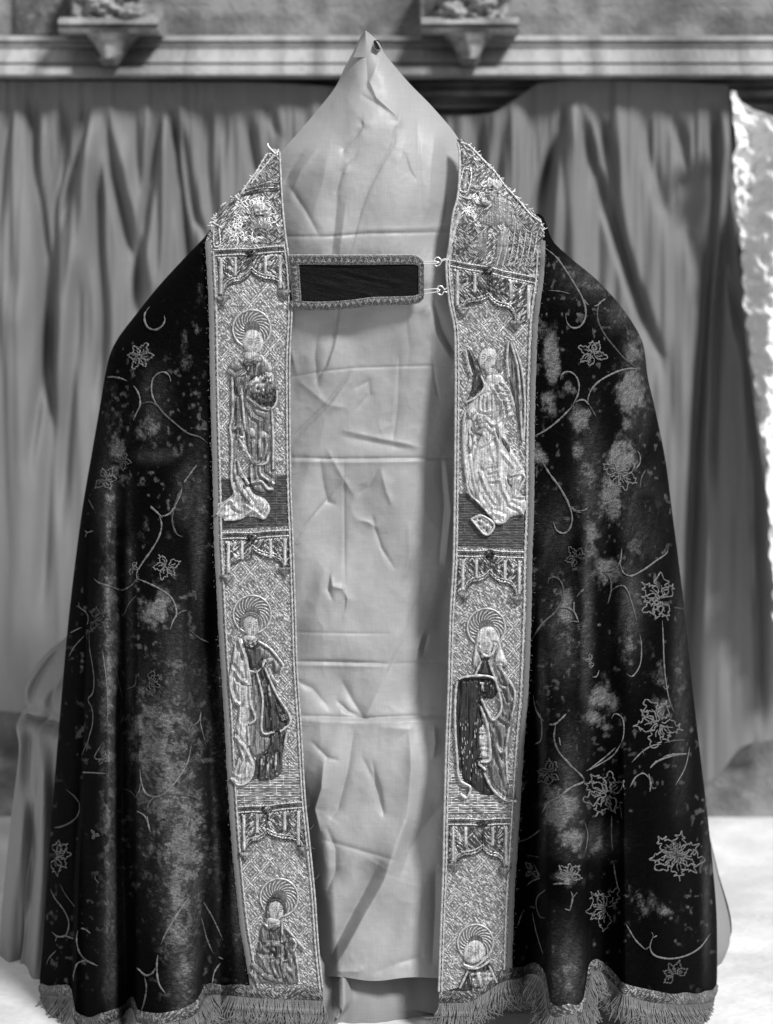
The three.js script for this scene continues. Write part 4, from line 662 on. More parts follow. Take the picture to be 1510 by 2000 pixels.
// each compartment: background, ground, arch canopy with its bars, and the saint
function arch(panel, side, bars, apex, feet, m = M.cord) {
  const [l, r] = edges(side), il = (v) => l(v) + (side < 0 ? 14 : 6), ir = (v) => r(v) - (side < 0 ? 5 : 13);
  const by = (u, o = 0) => lerp(bars[0], bars[1], (u - il(bars[0])) / (ir(bars[1]) - il(bars[0]))) + o + 2.5 * Math.exp(-Math.pow((u - apex[0]) / 16, 2)) * Math.sign(Math.sin(apex[1]));
  const U = (v, t) => lerp(il(v), ir(v), t);
  const topY = (bars[0] + bars[1]) / 2;
  const half = (foot, s) => {                       // ogee from the foot up to the apex
    const du = apex[0] - foot[0], dv = apex[1] - foot[1];
    return [[foot[0], foot[1]], [foot[0] + du * 0.1, foot[1] + dv * 0.38], [foot[0] + du * 0.3, foot[1] + dv * 0.58], [foot[0] + du * 0.62, foot[1] + dv * 0.66], [foot[0] + du * 0.84, foot[1] + dv * 0.8], [apex[0], apex[1]]];
  };
  const hl = half(feet[0], 1), hr = half(feet[1], -1);
  // spandrels between bars and ogee
  const y0 = by(apex[0], 13);
  const sl = [[U(bars[0] + 14, 0.03), by(U(bars[0], 0.03), 13)], [apex[0] - 1, y0], ...[...hl].reverse(), [U(feet[0][1], 0.03), feet[0][1] + 2], [U(feet[0][1] - 20, 0.03), (feet[0][1] + bars[0]) / 2]];
  const sr = [[apex[0] + 1, y0], [U(bars[1] + 14, 0.97), by(U(bars[1], 0.97), 13)], [U(feet[1][1] - 20, 0.97), (feet[1][1] + bars[1]) / 2], [U(feet[1][1], 0.97), feet[1][1] + 2], ...hr];
  relief('spandrel', panel, sl, M.spandrel, { h: 2.4, round: 4, wr: 0.3, smooth: false, wk: [6, 16] });
  relief('spandrel', panel, sr, M.spandrel, { h: 2.4, round: 4, wr: 0.3, smooth: false, wk: [6, 16] });
  const off = (h, o) => h.map(([u, v]) => [u, v + o]);
  cords('arch_moulding', panel, [hl, hr], m, { r: 2.3, lift: 3.4, twist: 0.006 });
  cords('arch_moulding', panel, [off(hl, -6), off(hr, -6)], M.brightCord, { r: 1.5, lift: 3.6, twist: 0.005 });
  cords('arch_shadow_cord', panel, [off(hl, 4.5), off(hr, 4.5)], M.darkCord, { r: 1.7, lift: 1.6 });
  // lancet openings, outlined
  const W = [];
  for (const t of [0.2, 0.38, 0.62, 0.82]) {
    const v0 = by(U(topY + 20, t), 22), u = U(v0, t), hgt = (t > 0.3 && t < 0.7 ? 26 : 34), w = 6.5;
    W.push([[u - w, v0 + hgt], [u - w, v0 + 6], [u - w * 0.6, v0], [u, v0 - 2], [u + w * 0.6, v0], [u + w, v0 + 6], [u + w, v0 + hgt], [u, v0 + hgt + 4], [u - w, v0 + hgt]]);
    relief('lancet', panel, oval(u, v0 + hgt / 2 + 1, w - 1.5, hgt / 2 + 1), M.couch, { h: 1.6, round: 4, lift: 2.4, wr: 0.3 });
  }
  cords('lancet_outline', panel, W, M.darkCord, { r: 1.3, lift: 3.1 });
  // pillar shafts between the openings
  for (const t of [0.09, 0.29, 0.71, 0.92]) { const v0 = by(U(topY, t), 16), u = U(v0, t), h2 = (t < 0.15 || t > 0.85) ? (t < 0.5 ? feet[0][1] : feet[1][1]) - v0 - 6 : 38; relief('shaft', panel, [[u - 4, v0], [u + 4, v0], [u + 4, v0 + h2], [u - 4, v0 + h2]], M.paleSilk, { h: 3, round: 4, lift: 2.2, smooth: false, wr: 0.1 }); }
  // string bars
  const bl = (o) => Array.from({ length: 9 }, (_, i) => { const u = U(topY + o, i / 8); return [u, by(u, o)]; });
  cords('string_bar', panel, [bl(0), bl(11)], M.brightCord, { r: 1.9, lift: 2.6, twist: 0.005 });
  cords('string_bar', panel, [bl(4), bl(7.5)], M.darkCord, { r: 1.8, lift: 2 });
  // knot at the crown and pendant bosses at the feet
  relief('crown_knot', panel, oval(apex[0], y0 - 6, 11, 8), M.darkCord, { h: 4, round: 6, lift: 3.2, wr: 0.8, wk: [4, 4] });
  for (const f of feet) relief('pendant_boss', panel, [[f[0] - 14, f[1] - 2], [f[0] + 14, f[1] - 3], [f[0] + 8, f[1] + 7], [f[0] + 1, f[1] + 16], [f[0] - 7, f[1] + 8]], M.midSilk, { h: 4.5, round: 6, lift: 2.6, wr: 0.5, wk: [5, 6] });
}
function saintPanel(side, va, vb, label) {
  const p = add('saint_panel', panelGeo(side, va, vb), M.brocade, cope); p.userData.label = label; return p;
}
function ground(panel, side, va, vb, m) { add('laid_ground', panelGeo(side, va, vb, side < 0 ? [13, 5] : [6, 13], 0.0012, [60, 24]), m, panel); }

// -- left band, upper saint
{
  const k = crop(390, 580, 4.1667), p = saintPanel(-1, [478, 474], [1036, 1028], 'embroidered haloed saint in a dark tunic holding a small bundle');
  const hems = [[[330, 505], [360, 535], [420, 545], [480, 510]], [[265, 630], [270, 800], [265, 1000], [250, 1050], [265, 1200], [262, 1500], [290, 1620], [270, 1700]], [[340, 740], [355, 900], [370, 1080]], [[320, 1150], [390, 1270], [450, 1350], [540, 1350], [560, 1280]], [[280, 1340], [300, 1480], [370, 1620], [430, 1690]], [[490, 1380], [500, 1440], [610, 1520]], [[400, 830], [480, 890], [580, 910], [620, 860], [630, 760]], [[590, 930], [600, 1130], [600, 1400]], [[490, 1030], [490, 1300]], [[430, 1170], [440, 1310]], [[540, 1130], [545, 1230], [510, 1320]], [[140, 1770], [190, 1690], [250, 1650], [300, 1720], [340, 1740]], [[200, 1815], [330, 1800], [440, 1730], [520, 1800], [565, 1720]], [[370, 1690], [530, 1800]], [[420, 1510], [500, 1500], [560, 1560], [600, 1560]], [[390, 900], [440, 980], [500, 1010]], [[270, 1080], [330, 1050], [360, 1140], [300, 1130]], [[410, 720], [450, 680], [490, 700], [520, 650], [570, 640]], [[440, 760], [470, 710], [510, 730], [560, 680]], [[300, 640], [310, 740], [330, 790]], [[230, 600], [300, 640], [380, 600], [400, 540]], [[310, 1330], [340, 1420], [400, 1520]], [[420, 1370], [425, 1500]]].map(k); grooves = hems;
  ground(p, -1, [936, 928], [1034, 1026], M.darkGround);
  arch(p, -1, [488, 480], [491, 528], [[434, 582], [556, 570]]);
  halo(p, ...k([[425, 258]])[0], 37);
  relief('train', p, k([[150, 1680], [140, 1765], [210, 1815], [330, 1812], [430, 1790], [530, 1812], [576, 1720], [530, 1640], [440, 1600], [380, 1500], [300, 1450], [262, 1500], [268, 1600], [212, 1650]]), M.paleSilk, { h: 3.8, wr: 0.5, wk: [9, 20], rot: 0.5 });
  relief('tunic', p, k([[320, 510], [480, 500], [590, 600], [620, 800], [600, 1000], [612, 1250], [612, 1520], [560, 1590], [440, 1560], [400, 1280], [370, 1100], [350, 700]]), M.midSilk, { h: 4, wr: 0.5, wk: [9, 40], rot: 0.15 });
  relief('mantle', p, k([[300, 500], [222, 590], [250, 650], [252, 1000], [250, 1080], [262, 1300], [265, 1500], [290, 1620], [400, 1690], [430, 1660], [340, 1540], [310, 1400], [330, 1150], [375, 1110], [370, 1000], [345, 760], [390, 600], [350, 520]]), M.midSilk, { h: 4.6, wr: 0.6, wk: [5, 40] });
  relief('bodice', p, k([[330, 520], [480, 510], [530, 560], [520, 640], [400, 700], [370, 620]]), M.darkSilk, { h: 4.2, lift: 1.2, wr: 0.4 });
  relief('bundle', p, k([[370, 700], [470, 640], [580, 605], [605, 690], [520, 770], [440, 790]]), M.paleSilk, { h: 5, lift: 1.5, wr: 0.8, wk: [4, 9], rot: 0.6 });
  relief('apron', p, k([[400, 800], [480, 770], [600, 720], [635, 790], [600, 900], [480, 890]]), M.darkSilk, { h: 4.4, lift: 1.2, wr: 0.8, wk: [5, 9], rot: -0.5 });
  relief('knee', p, k(oval(432, 1100, 38, 42)), M.face, { h: 6, lift: 1.2, wr: 0.1 }); relief('knee', p, k(oval(525, 1120, 27, 30)), M.face, { h: 5.5, lift: 1.2, wr: 0.1 });
  relief('neck', p, k([[370, 450], [470, 450], [475, 505], [420, 525], [365, 505]]), M.face, { h: 3, lift: 2.4, wr: 0.1 });
  relief('sleeve', p, k([[470, 480], [500, 470], [590, 580], [570, 620], [510, 560]]), M.paleSilk, { h: 5, lift: 1.2 });
  head(p, ...k([[432, 366]])[0], 21, 24, -0.12, 0.12);
  cords('hem_cord', p, hems, M.brightCord, { r: 1.6, lift: 4.6 });
}
// -- left band, middle saint
{
  const k = crop(400, 1020, 3.45), p = saintPanel(-1, [1036, 1028], [1572, 1562], 'embroidered haloed saint in a pale mantle over a dark gown');
  const hems = [[[230, 800], [280, 930], [300, 1090], [240, 1060], [190, 990]], [[350, 1010], [390, 1180], [385, 1400], [400, 1425], [470, 1410]], [[405, 980], [480, 1150], [580, 1340], [510, 1410]], [[200, 1440], [270, 1520], [330, 1640], [300, 1740], [230, 1770], [175, 1725]], [[555, 1410], [540, 1500]], [[260, 810], [310, 835], [350, 812]], [[180, 980], [170, 1080], [200, 1200], [230, 1230]], [[300, 1100], [310, 1220], [340, 1330], [300, 1360]], [[430, 1100], [450, 1230], [480, 1400]], [[240, 1540], [260, 1600], [235, 1680]], [[360, 800], [440, 850], [500, 920], [530, 970], [510, 1005]], [[290, 1000], [350, 1005], [385, 970], [400, 940]], [[390, 1070], [405, 1150]], [[445, 1260], [460, 1390]], [[515, 1310], [545, 1300]], [[520, 1330], [548, 1322]], [[385, 1590], [375, 1700]], [[430, 1580], [420, 1720]], [[480, 1560], [478, 1670]], [[290, 1370], [300, 1500]], [[430, 980], [470, 1060], [500, 1080]]].map(k); grooves = hems;
  ground(p, -1, [1502, 1500], [1570, 1560], M.paleGround);
  arch(p, -1, [1041, 1035], [493, 1070], [[443, 1126], [556, 1112]]);
  halo(p, ...k([[320, 620]])[0], 37);
  relief('skirt', p, k([[330, 1000], [385, 1200], [390, 1420], [440, 1460], [430, 1520], [330, 1580], [300, 1520], [285, 1360], [310, 1200]]), M.midSilk, { h: 3.6, wr: 0.5, wk: [5, 30] });
  relief('underskirt', p, k([[440, 1430], [550, 1410], [525, 1560], [515, 1690], [430, 1745], [340, 1735], [300, 1750], [335, 1640], [360, 1570], [430, 1520]]), M.darkSilk, { h: 3.6, wr: 0.7, wk: [4, 20] });
  relief('gown', p, k([[250, 800], [350, 790], [420, 900], [410, 980], [480, 1150], [578, 1350], [510, 1410], [470, 1420], [392, 1420], [388, 1200], [350, 1050], [290, 950]]), M.darkSilk, { h: 4.4, lift: 0.8, wr: 0.5, wk: [5, 40], rot: -0.2 });
  relief('mantle', p, k([[215, 790], [245, 780], [290, 900], [305, 1090], [320, 1200], [340, 1330], [300, 1350], [290, 1480], [300, 1530], [330, 1630], [300, 1740], [240, 1770], [175, 1730], [230, 1560], [200, 1440], [222, 1250], [190, 1200], [167, 1060], [185, 900]]), M.paleSilk, { h: 4.6, lift: 1.2, wr: 0.55, wk: [6, 40] });
  relief('sleeve', p, k([[350, 785], [440, 860], [525, 955], [520, 1003], [470, 1012], [450, 930], [380, 940]]), M.midSilk, { h: 4.6, lift: 1.2, wr: 0.4 });
  relief('hand', p, k([[375, 955], [410, 915], [450, 905], [465, 925], [440, 945], [400, 950]]), M.face, { h: 4, lift: 3, round: 5, wr: 0.2, cell: 1.3 });
  relief('neck', p, k([[270, 765], [345, 770], [345, 815], [300, 830], [262, 800]]), M.face, { h: 3, lift: 2.6, wr: 0.1 });
  head(p, ...k([[314, 694]])[0], 17, 22, -0.05, 0.15);
  cords('hair', p, [[[245, 700], [250, 640], [300, 610], [360, 630], [375, 700]], [[255, 690], [262, 640], [310, 620], [355, 640]]].map(k), M.midSilk, { r: 2.2, lift: 5, twist: 0.006 });
  cords('hem_cord', p, hems, M.brightCord, { r: 1.6, lift: 4.9 });
}
// -- left band, lowest saint
{
  const k = crop(420, 1540, 4.346), p = saintPanel(-1, [1572, 1562], [1936, 1938], 'half length embroidered saint with folded hands above the hem braid');
  const hems = [[[420, 1150], [480, 1190], [550, 1160]], [[400, 1200], [420, 1300], [540, 1320]], [[370, 1370], [440, 1330], [540, 1330]], [[530, 1320], [530, 1420], [560, 1430], [575, 1340]], [[600, 1330], [620, 1440], [580, 1460], [560, 1440]], [[610, 1300], [650, 1270], [688, 1320], [650, 1380], [610, 1330]], [[570, 1140], [570, 1300]], [[680, 1380], [700, 1500], [715, 1640]], [[310, 1490], [420, 1590], [560, 1640]], [[480, 1480], [530, 1600]], [[520, 1470], [560, 1590]], [[560, 1480], [590, 1600]], [[300, 1560], [360, 1640]], [[610, 1590], [630, 1640]], [[400, 1360], [440, 1390], [470, 1350], [500, 1380]], [[600, 1180], [690, 1280], [760, 1360]]].map(k); grooves = hems;
  arch(p, -1, [1576, 1566], [521, 1624], [[478, 1668], [592, 1658]]);
  halo(p, ...k([[545, 925]])[0], 37);
  relief('gown', p, k([[390, 1180], [450, 1130], [560, 1140], [610, 1200], [690, 1290], [690, 1370], [715, 1640], [560, 1660], [430, 1650], [320, 1640], [300, 1500], [350, 1400], [370, 1300]]), M.midSilk, { h: 4.4, wr: 0.6, wk: [6, 30], rot: -0.4 });
  relief('bodice', p, k([[395, 1200], [450, 1160], [540, 1180], [560, 1300], [440, 1310]]), M.darkSilk, { h: 4.5, lift: 1, wr: 0.4 });
  relief('sleeve', p, k([[365, 1370], [440, 1325], [560, 1325], [580, 1390], [540, 1440], [430, 1400]]), M.darkSilk, { h: 5, lift: 1.2, wr: 0.5 }); relief('sleeve', p, k([[605, 1320], [650, 1270], [690, 1310], [660, 1380], [630, 1450], [580, 1460]]), M.darkSilk, { h: 5, lift: 1.2, wr: 0.5 });
  relief('neck', p, k([[450, 1100], [540, 1110], [550, 1165], [480, 1180], [430, 1140]]), M.face, { h: 3, lift: 2.4, wr: 0.1 });
  head(p, ...k([[520, 1030]])[0], 16, 20, 0.05, 0.2);
  cords('hair', p, [[[440, 1100], [445, 1010], [480, 950], [540, 945], [590, 1000], [595, 1060]], [[450, 960], [500, 915], [560, 930]]].map(k), M.darkSilk, { r: 2.6, lift: 4.6, twist: 0.007 });
  cords('hem_cord', p, hems, M.brightCord, { r: 1.5, lift: 4.6 });
}
// -- right band, upper figure with wings
{
  const k = crop(860, 620, 4.1667), p = saintPanel(1, [504, 546], [1068, 1074], 'embroidered winged figure in a pale robe holding a book');
  const hems = [[[195, 800], [190, 1000], [210, 1250], [240, 1430], [330, 1520], [400, 1600]], [[330, 650], [320, 750], [370, 770], [430, 760], [430, 640]], [[240, 1130], [270, 1300], [310, 1450], [390, 1570]], [[350, 950], [300, 1080], [280, 1250], [330, 1420]], [[320, 1250], [380, 1400], [450, 1510]], [[440, 920], [480, 1050], [480, 1250], [510, 1400], [560, 1500]], [[500, 1100], [570, 1180], [610, 1230], [560, 1280], [670, 1270], [690, 1300], [640, 1400]], [[555, 190], [545, 330], [560, 480]], [[575, 200], [630, 400], [650, 700], [670, 1000]], [[590, 195], [660, 400], [690, 700], [680, 1000]], [[210, 690], [300, 640], [360, 560], [330, 470]], [[250, 1640], [330, 1610], [440, 1690], [380, 1770], [250, 1640]], [[440, 1590], [520, 1620], [530, 1660], [450, 1670]], [[640, 1410], [600, 1450], [690, 1460]], [[560, 1520], [640, 1560], [680, 1600]], [[360, 640], [355, 750]], [[390, 630], [392, 760]], [[420, 560], [500, 700], [520, 820], [600, 780]], [[500, 520], [560, 590], [600, 720]], [[380, 830], [430, 870], [500, 820]], [[330, 890], [380, 880], [420, 930]], [[205, 250], [230, 380], [260, 470]], [[330, 1050], [400, 1010], [440, 960]], [[400, 1260], [470, 1240]], [[410, 1330], [480, 1320]]].map(k); grooves = hems;
  ground(p, 1, [964, 966], [1066, 1072], M.darkGround);
  arch(p, 1, [508, 542], [954, 578], [[904, 604], [1008, 630]]);
  relief('hair', p, k([[330, 270], [400, 245], [460, 290], [510, 370], [500, 440], [450, 440], [330, 380]]), M.midSilk, { h: 3, lift: 1, wr: 0.5, wk: [4, 10] });
  relief('wing', p, k([[555, 190], [590, 195], [640, 330], [680, 600], [692, 950], [660, 1010], [630, 850], [610, 700], [560, 480], [548, 330]]), M.midSilk, { h: 3.4, wr: 0.6, wk: [4, 50], rot: -0.12 });
  relief('wing', p, k([[205, 250], [260, 290], [320, 400], [362, 540], [300, 620], [215, 700], [260, 560], [250, 400]]), M.darkSilk, { h: 3.4, wr: 0.5, wk: [5, 20], rot: -0.4 });
  relief('robe', p, k([[380, 470], [480, 460], [545, 560], [605, 720], [560, 820], [520, 880], [570, 1050], [650, 1180], [690, 1260], [640, 1410], [695, 1480], [685, 1590], [570, 1630], [520, 1680], [440, 1680], [400, 1620], [260, 1450], [190, 1250], [185, 800], [240, 690], [330, 620]]), M.paleSilk, { h: 4.8, wr: 0.4, wk: [14, 60], rot: -0.12, gk: 0.5 });
  relief('side_fold', p, k([[200, 780], [320, 760], [350, 900], [290, 1060], [240, 1120], [200, 1000]]), M.midSilk, { h: 4.2, lift: 1, wr: 0.7, wk: [6, 14] });
  relief('dark_fold', p, k([[440, 900], [500, 960], [570, 1060], [560, 1120], [500, 1060], [470, 1000]]), M.darkSilk, { h: 4.8, lift: 1.4, wr: 0.4 }); relief('dark_fold', p, k([[540, 1150], [610, 1230], [560, 1290], [640, 1400], [560, 1400], [520, 1250]]), M.darkSilk, { h: 4.4, lift: 1.2, wr: 0.4 });
  relief('sleeve', p, k([[500, 500], [560, 600], [600, 720], [560, 830], [500, 770], [480, 700], [430, 620], [430, 560]]), M.paleSilk, { h: 5.5, lift: 1.5, wr: 0.8, wk: [20, 4], rot: 0.2 });
  relief('book', p, k([[330, 615], [400, 605], [435, 650], [425, 760], [330, 770], [310, 700]]), M.face, { h: 5, lift: 1.6, wr: 0.3, wk: [4, 40] });
  relief('knee', p, k([[320, 1150], [400, 1130], [440, 1170], [420, 1240], [330, 1255]]), M.face, { h: 6, lift: 1.6, wr: 0.1 });
  relief('train', p, k([[250, 1640], [330, 1610], [430, 1690], [380, 1775], [320, 1720]]), M.paleSilk, { h: 4.2, wr: 0.6, wk: [6, 8] });
  relief('neck', p, k([[360, 420], [460, 400], [465, 460], [390, 470]]), M.face, { h: 3, lift: 2.4, wr: 0.1 });
  head(p, ...k([[385, 335]])[0], 18, 22, 0.35, -0.15, 4);
  cords('hem_cord', p, hems, M.brightCord, { r: 1.5, lift: 5 });
}
// -- right band, middle saint with veil
{
  const k = crop(850, 1060, 3.45), p = saintPanel(1, [1068, 1074], [1592, 1590], 'embroidered veiled saint wrapped in a black mantle');
  const hems = [[[150, 930], [140, 1000], [135, 1200], [150, 1450], [170, 1600], [240, 1650], [210, 1720], [170, 1690]], [[160, 920], [190, 905], [390, 910], [430, 1000], [445, 1130], [390, 1195], [350, 1130], [310, 1050]], [[305, 1100], [350, 1220], [370, 1350], [365, 1470], [295, 1480], [340, 1530]], [[330, 1550], [390, 1660], [470, 1730], [550, 1740]], [[360, 790], [400, 900], [440, 1000]], [[430, 830], [530, 980], [540, 1040], [500, 1250], [480, 1400], [490, 1620]], [[370, 1230], [400, 1350], [450, 1520], [480, 1650]], [[390, 1260], [440, 1410], [470, 1410]], [[300, 945], [355, 950]], [[318, 950], [322, 1000]], [[340, 950], [345, 1000]], [[430, 970], [480, 980], [500, 1060]], [[440, 830], [490, 950]], [[300, 700], [320, 745], [350, 765], [390, 740], [402, 690]], [[440, 1180], [500, 1220]], [[265, 900], [310, 800]]].map(k); grooves = hems;
  ground(p, 1, [1500, 1504], [1590, 1588], M.paleGround);
  arch(p, 1, [1075, 1078], [957, 1118], [[907, 1160], [1010, 1168]]);
  halo(p, ...k([[345, 570]])[0], 37);
  relief('mantle', p, k([[360, 780], [440, 830], [530, 980], [542, 1060], [520, 1250], [500, 1400], [485, 1560], [550, 1740], [470, 1740], [400, 1660], [335, 1550], [370, 1460], [350, 1230], [310, 1100], [320, 1040], [380, 1190], [440, 1140], [430, 1000]]), M.midSilk, { h: 4.4, lift: 0.8, wr: 0.7, wk: [5, 40], rot: -0.15 });
  relief('black_mantle', p, k([[150, 930], [190, 905], [390, 910], [420, 1000], [390, 1050], [330, 1050], [310, 1150], [330, 1250], [345, 1330], [320, 1480], [340, 1560], [410, 1690], [330, 1700], [240, 1640], [190, 1600], [150, 1450], [135, 1200], [140, 1000]]), M.blackSilk, { h: 4.2, wr: 0.5, wk: [5, 60] });
  relief('chest', p, k([[330, 770], [380, 790], [400, 900], [262, 900]]), M.darkSilk, { h: 4, wr: 0.3 });
  relief('pale_lining', p, k([[300, 1220], [345, 1240], [370, 1340], [365, 1470], [300, 1480], [290, 1350]]), M.face, { h: 4.6, lift: 1.4, wr: 0.5, wk: [20, 6] });
  relief('veil', p, k([[270, 690], [280, 610], [330, 568], [390, 570], [430, 640], [450, 720], [490, 830], [400, 820], [404, 720], [350, 770], [300, 730], [310, 830], [258, 830]]), M.paleSilk, { h: 4.4, lift: 1.8, wr: 0.3 });
  head(p, ...k([[345, 690]])[0], 14, 17, 0, 0, 6);
  cords('hem_cord', p, hems, M.brightCord, { r: 1.7, lift: 5 });
  const dots = []; for (let i = 0; i < 60; i++) { const x = lerp(165, 290, hash(i, 4)), y = lerp(1130, 1600, hash(i, 9)); if (x < 165 + (y - 1450) * 0.5) continue; dots.push([[x, y], [x + 1, y + 8], [x + 1, y + 16 + 10 * hash(i, 2)]]); }
  cords('mantle_stitching', p, dots.map(k), M.brightCord, { r: 0.7, lift: 5, sides: 4 });
}
// -- right band, lowest saint
{
  const k = crop(830, 1560, 4.546), p = saintPanel(1, [1592, 1590], [1940, 1898], 'head and shoulders of an embroidered saint looking down beside an open book');
  const hems = [[[340, 1470], [430, 1495], [560, 1400]], [[380, 1505], [480, 1500], [590, 1425]], [[310, 1680], [380, 1530]], [[400, 1560], [430, 1690]], [[460, 1540], [500, 1670]], [[570, 1480], [640, 1630]]].map(k); grooves = hems;
  arch(p, 1, [1599, 1598], [943, 1655], [[888, 1690], [986, 1698]]);
  halo(p, ...k([[450, 1275]])[0], 35);
  relief('gown', p, k([[385, 1530], [470, 1490], [570, 1460], [620, 1540], [660, 1640], [440, 1700], [315, 1700]]), M.darkSilk, { h: 4, wr: 0.5 });
  relief('open_book', p, k([[395, 1550], [580, 1515], [640, 1630], [440, 1690]]), M.paleSilk, { h: 5, lift: 1.2, smooth: false, round: 5, wr: 0.5, wk: [30, 5], rot: -0.2 });
  relief('neck', p, k([[360, 1460], [480, 1470], [560, 1390], [570, 1440], [480, 1520], [390, 1510]]), M.midSilk, { h: 3.4, lift: 1, wr: 0.3 });
  head(p, ...k([[435, 1362]])[0], 20, 24, 0.5, -0.15, 3);
  cords('hem_cord', p, hems, M.brightCord, { r: 1.5, lift: 4.6 });
}
// -- the torn upper ends
grooves = [];
for (const side of [-1, 1]) {
  const [l, r] = edges(side), v0 = side < 0 ? 290 : 272;
  const va = side < 0 ? [478, 474] : [504, 546];
  const g = grid(80, 110, (a, b) => { const ve = lerp(va[0], va[1], a), v = lerp(v0, ve, b), vv = Math.min(v, 470), u = lerp(l(v), r(v), a) + (a < 0.02 || a > 0.98 ? (noise(v / 3, a * 50) - 0.5) * 6 : 0); return bandAt(u, v, 0.0025 * (fbm(u / 14, v / 14, 3) - 0.5) * 2 + 0.0015 * fbm(u / 5, v / 5, 2)); }, null, (a, b, r) => [r[0] / 0.11, r[1] / 0.11]);
  const p = add('torn_panel', g, M.torn, cope);
  p.userData.label = side < 0 ? 'torn top of the band with frayed white threads and cord bars' : 'torn top of the band with a bald patch and a white frayed gash';
  const clumps = side < 0 ? [[490, 400, 26, 12], [520, 425, 16, 16], [480, 465, 34, 7], [505, 395, 20, 8], [470, 430, 20, 18], [455, 455, 14, 10]] : [[935, 385, 22, 12], [960, 358, 18, 9], [918, 412, 16, 8]];
  const th = [];
  for (let i = 0; i < (side < 0 ? 190 : 110); i++) {
    const c = clumps[i % clumps.length], u = c[0] + (rnd() + rnd() - 1) * c[2], v = c[1] + (rnd() + rnd() - 1) * c[3];
    if (u < l(v) + 3 || u > r(v) - 4 || v < v0 + 8) continue;
    const a = rnd() * 6.28, L = 4 + 9 * rnd(), b = (rnd() - 0.5) * 8, lf = 1.5 + 3 * rnd();
    th.push(cordGeo([[u, v, 0.5], [u + Math.cos(a) * L * 0.5 - Math.sin(a) * b, v + Math.sin(a) * L * 0.5 + Math.cos(a) * b, lf], [u + Math.cos(a) * L, v + Math.sin(a) * L, 0.8]].map(([x, y, z]) => bandAt(x, y, z * S)), (0.45 + 0.5 * rnd()) * S, { seg: 5, sides: 3 }));
  }
  // stray threads along the frayed outer edge
  for (let i = 0; i < 30; i++) { const v = lerp(v0 + 6, 455, rnd()), u = (side < 0 ? l(v) : r(v)), L = 3 + 9 * rnd() * rnd(), a = (side < 0 ? Math.PI : 0) + (rnd() - 0.5) * 2.4; th.push(cordGeo([[u - side * 4, v, 0.5], [u + Math.cos(a) * L * 0.5, v + Math.sin(a) * L * 0.5 + (rnd() - 0.5) * 3, 1.5], [u + Math.cos(a) * L, v + Math.sin(a) * L, 0.5]].map(([x, y, z]) => bandAt(x, y, z * S)), (0.4 + 0.4 * rnd()) * S, { seg: 5, sides: 3 })); }
  if (side < 0) th.push(cordGeo([[538, 300], [530, 292], [524, 285], [523, 280]].map(([u, v]) => bandAt(u, v, 0.002)), 1.5 * S, { sides: 4 }));
  add('loose_threads', mergeGeometries(th), M.fibre, p).userData.kind = 'stuff';
  const k = side < 0 ? crop(400, 280, 6.864) : crop(850, 250, 5);
  if (side < 0) {
    cords('string_bar', p, [[[540, 610], [700, 570], [860, 520], [990, 530]], [[560, 650], [760, 600], [990, 590]]].map(k), M.cord, { r: 2.2, lift: 2.4, twist: 0.006 });
    cords('string_bar', p, [[[500, 690], [680, 650], [850, 640], [990, 615]], [[560, 630], [760, 580], [980, 560]]].map(k), M.darkCord, { r: 2.6, lift: 1.8 });
    cords('edge_cord', p, [[[850, 130], [780, 230], [700, 370], [590, 520], [490, 680]], [[920, 160], [820, 290], [700, 430], [620, 540]]].map(k), M.brightCord, { r: 2.2, lift: 2.4, twist: 0.009 });
    relief('edge_roll', p, k([[165, 950], [200, 890], [340, 760], [400, 770], [330, 830], [210, 960]]), M.midSilk, { h: 6, round: 6, lift: 1, wr: 0.2 });
    cords('window_cord', p, [[[120, 1150], [135, 1380], [200, 1370], [190, 1130]], [[240, 1310], [260, 1240], [370, 1120], [400, 1000]], [[110, 1060], [160, 1090], [230, 1130]]].map(k), M.brightCord, { r: 1.9, lift: 2.6, twist: 0.005 });
    relief('torn_flap', p, k([[650, 830], [760, 790], [870, 900], [860, 1000], [770, 960], [690, 960]]), M.paleSilk, { h: 5, wr: 0.8, wk: [6, 6], lift: 1 });
    relief('bald_patch', p, k([[700, 980], [850, 1020], [880, 1130], [700, 1140], [600, 1180], [680, 1080]]), M.midSilk, { h: 0.8, wr: 0.3, lift: 1.2 });
  } else {
    cords('window_cord', p, [[[275, 400], [245, 610], [310, 620], [345, 410], [275, 400]], [[270, 395], [340, 380], [360, 420]], [[230, 660], [330, 690]]].map(k), M.brightCord, { r: 2, lift: 2.4, twist: 0.006 });
    relief('window_fill', p, k([[290, 420], [335, 420], [305, 605], [255, 600]]), M.midSilk, { h: 1, wr: 0.1, lift: 1, smooth: false });
    cords('edge_cord', p, [[[250, 140], [330, 170], [450, 290], [570, 410], [680, 560], [820, 710], [940, 850], [1040, 920]], [[320, 160], [430, 270], [550, 400]]].map(k), M.brightCord, { r: 2.2, lift: 2.4, twist: 0.008 });
    relief('bald_patch', p, k([[580, 670], [700, 700], [780, 860], [830, 1000], [760, 1020], [690, 940], [560, 960], [420, 900], [530, 810]]), M.midSilk, { h: 1, wr: 0.35, lift: 1.2 });
    relief('bald_patch', p, k([[640, 1000], [700, 1010], [690, 1330], [580, 1320], [600, 1150]]), M.midSilk, { h: 0.8, wr: 0.3, lift: 1.2 });
    relief('bald_patch', p, k([[440, 1010], [500, 1010], [470, 1280], [420, 1270]]), M.midSilk, { h: 0.8, wr: 0.3, lift: 1.2 });
    const rows = []; for (let i = 0; i < 7; i++) { const x = 640 + i * 55; rows.push([[x + 30, 990 + i * 4], [x, 1200], [x - 40, 1350]]); }
    cords('couched_rows', p, rows.map(k), M.brightCord, { r: 1.5, lift: 2, twist: 0.006 });
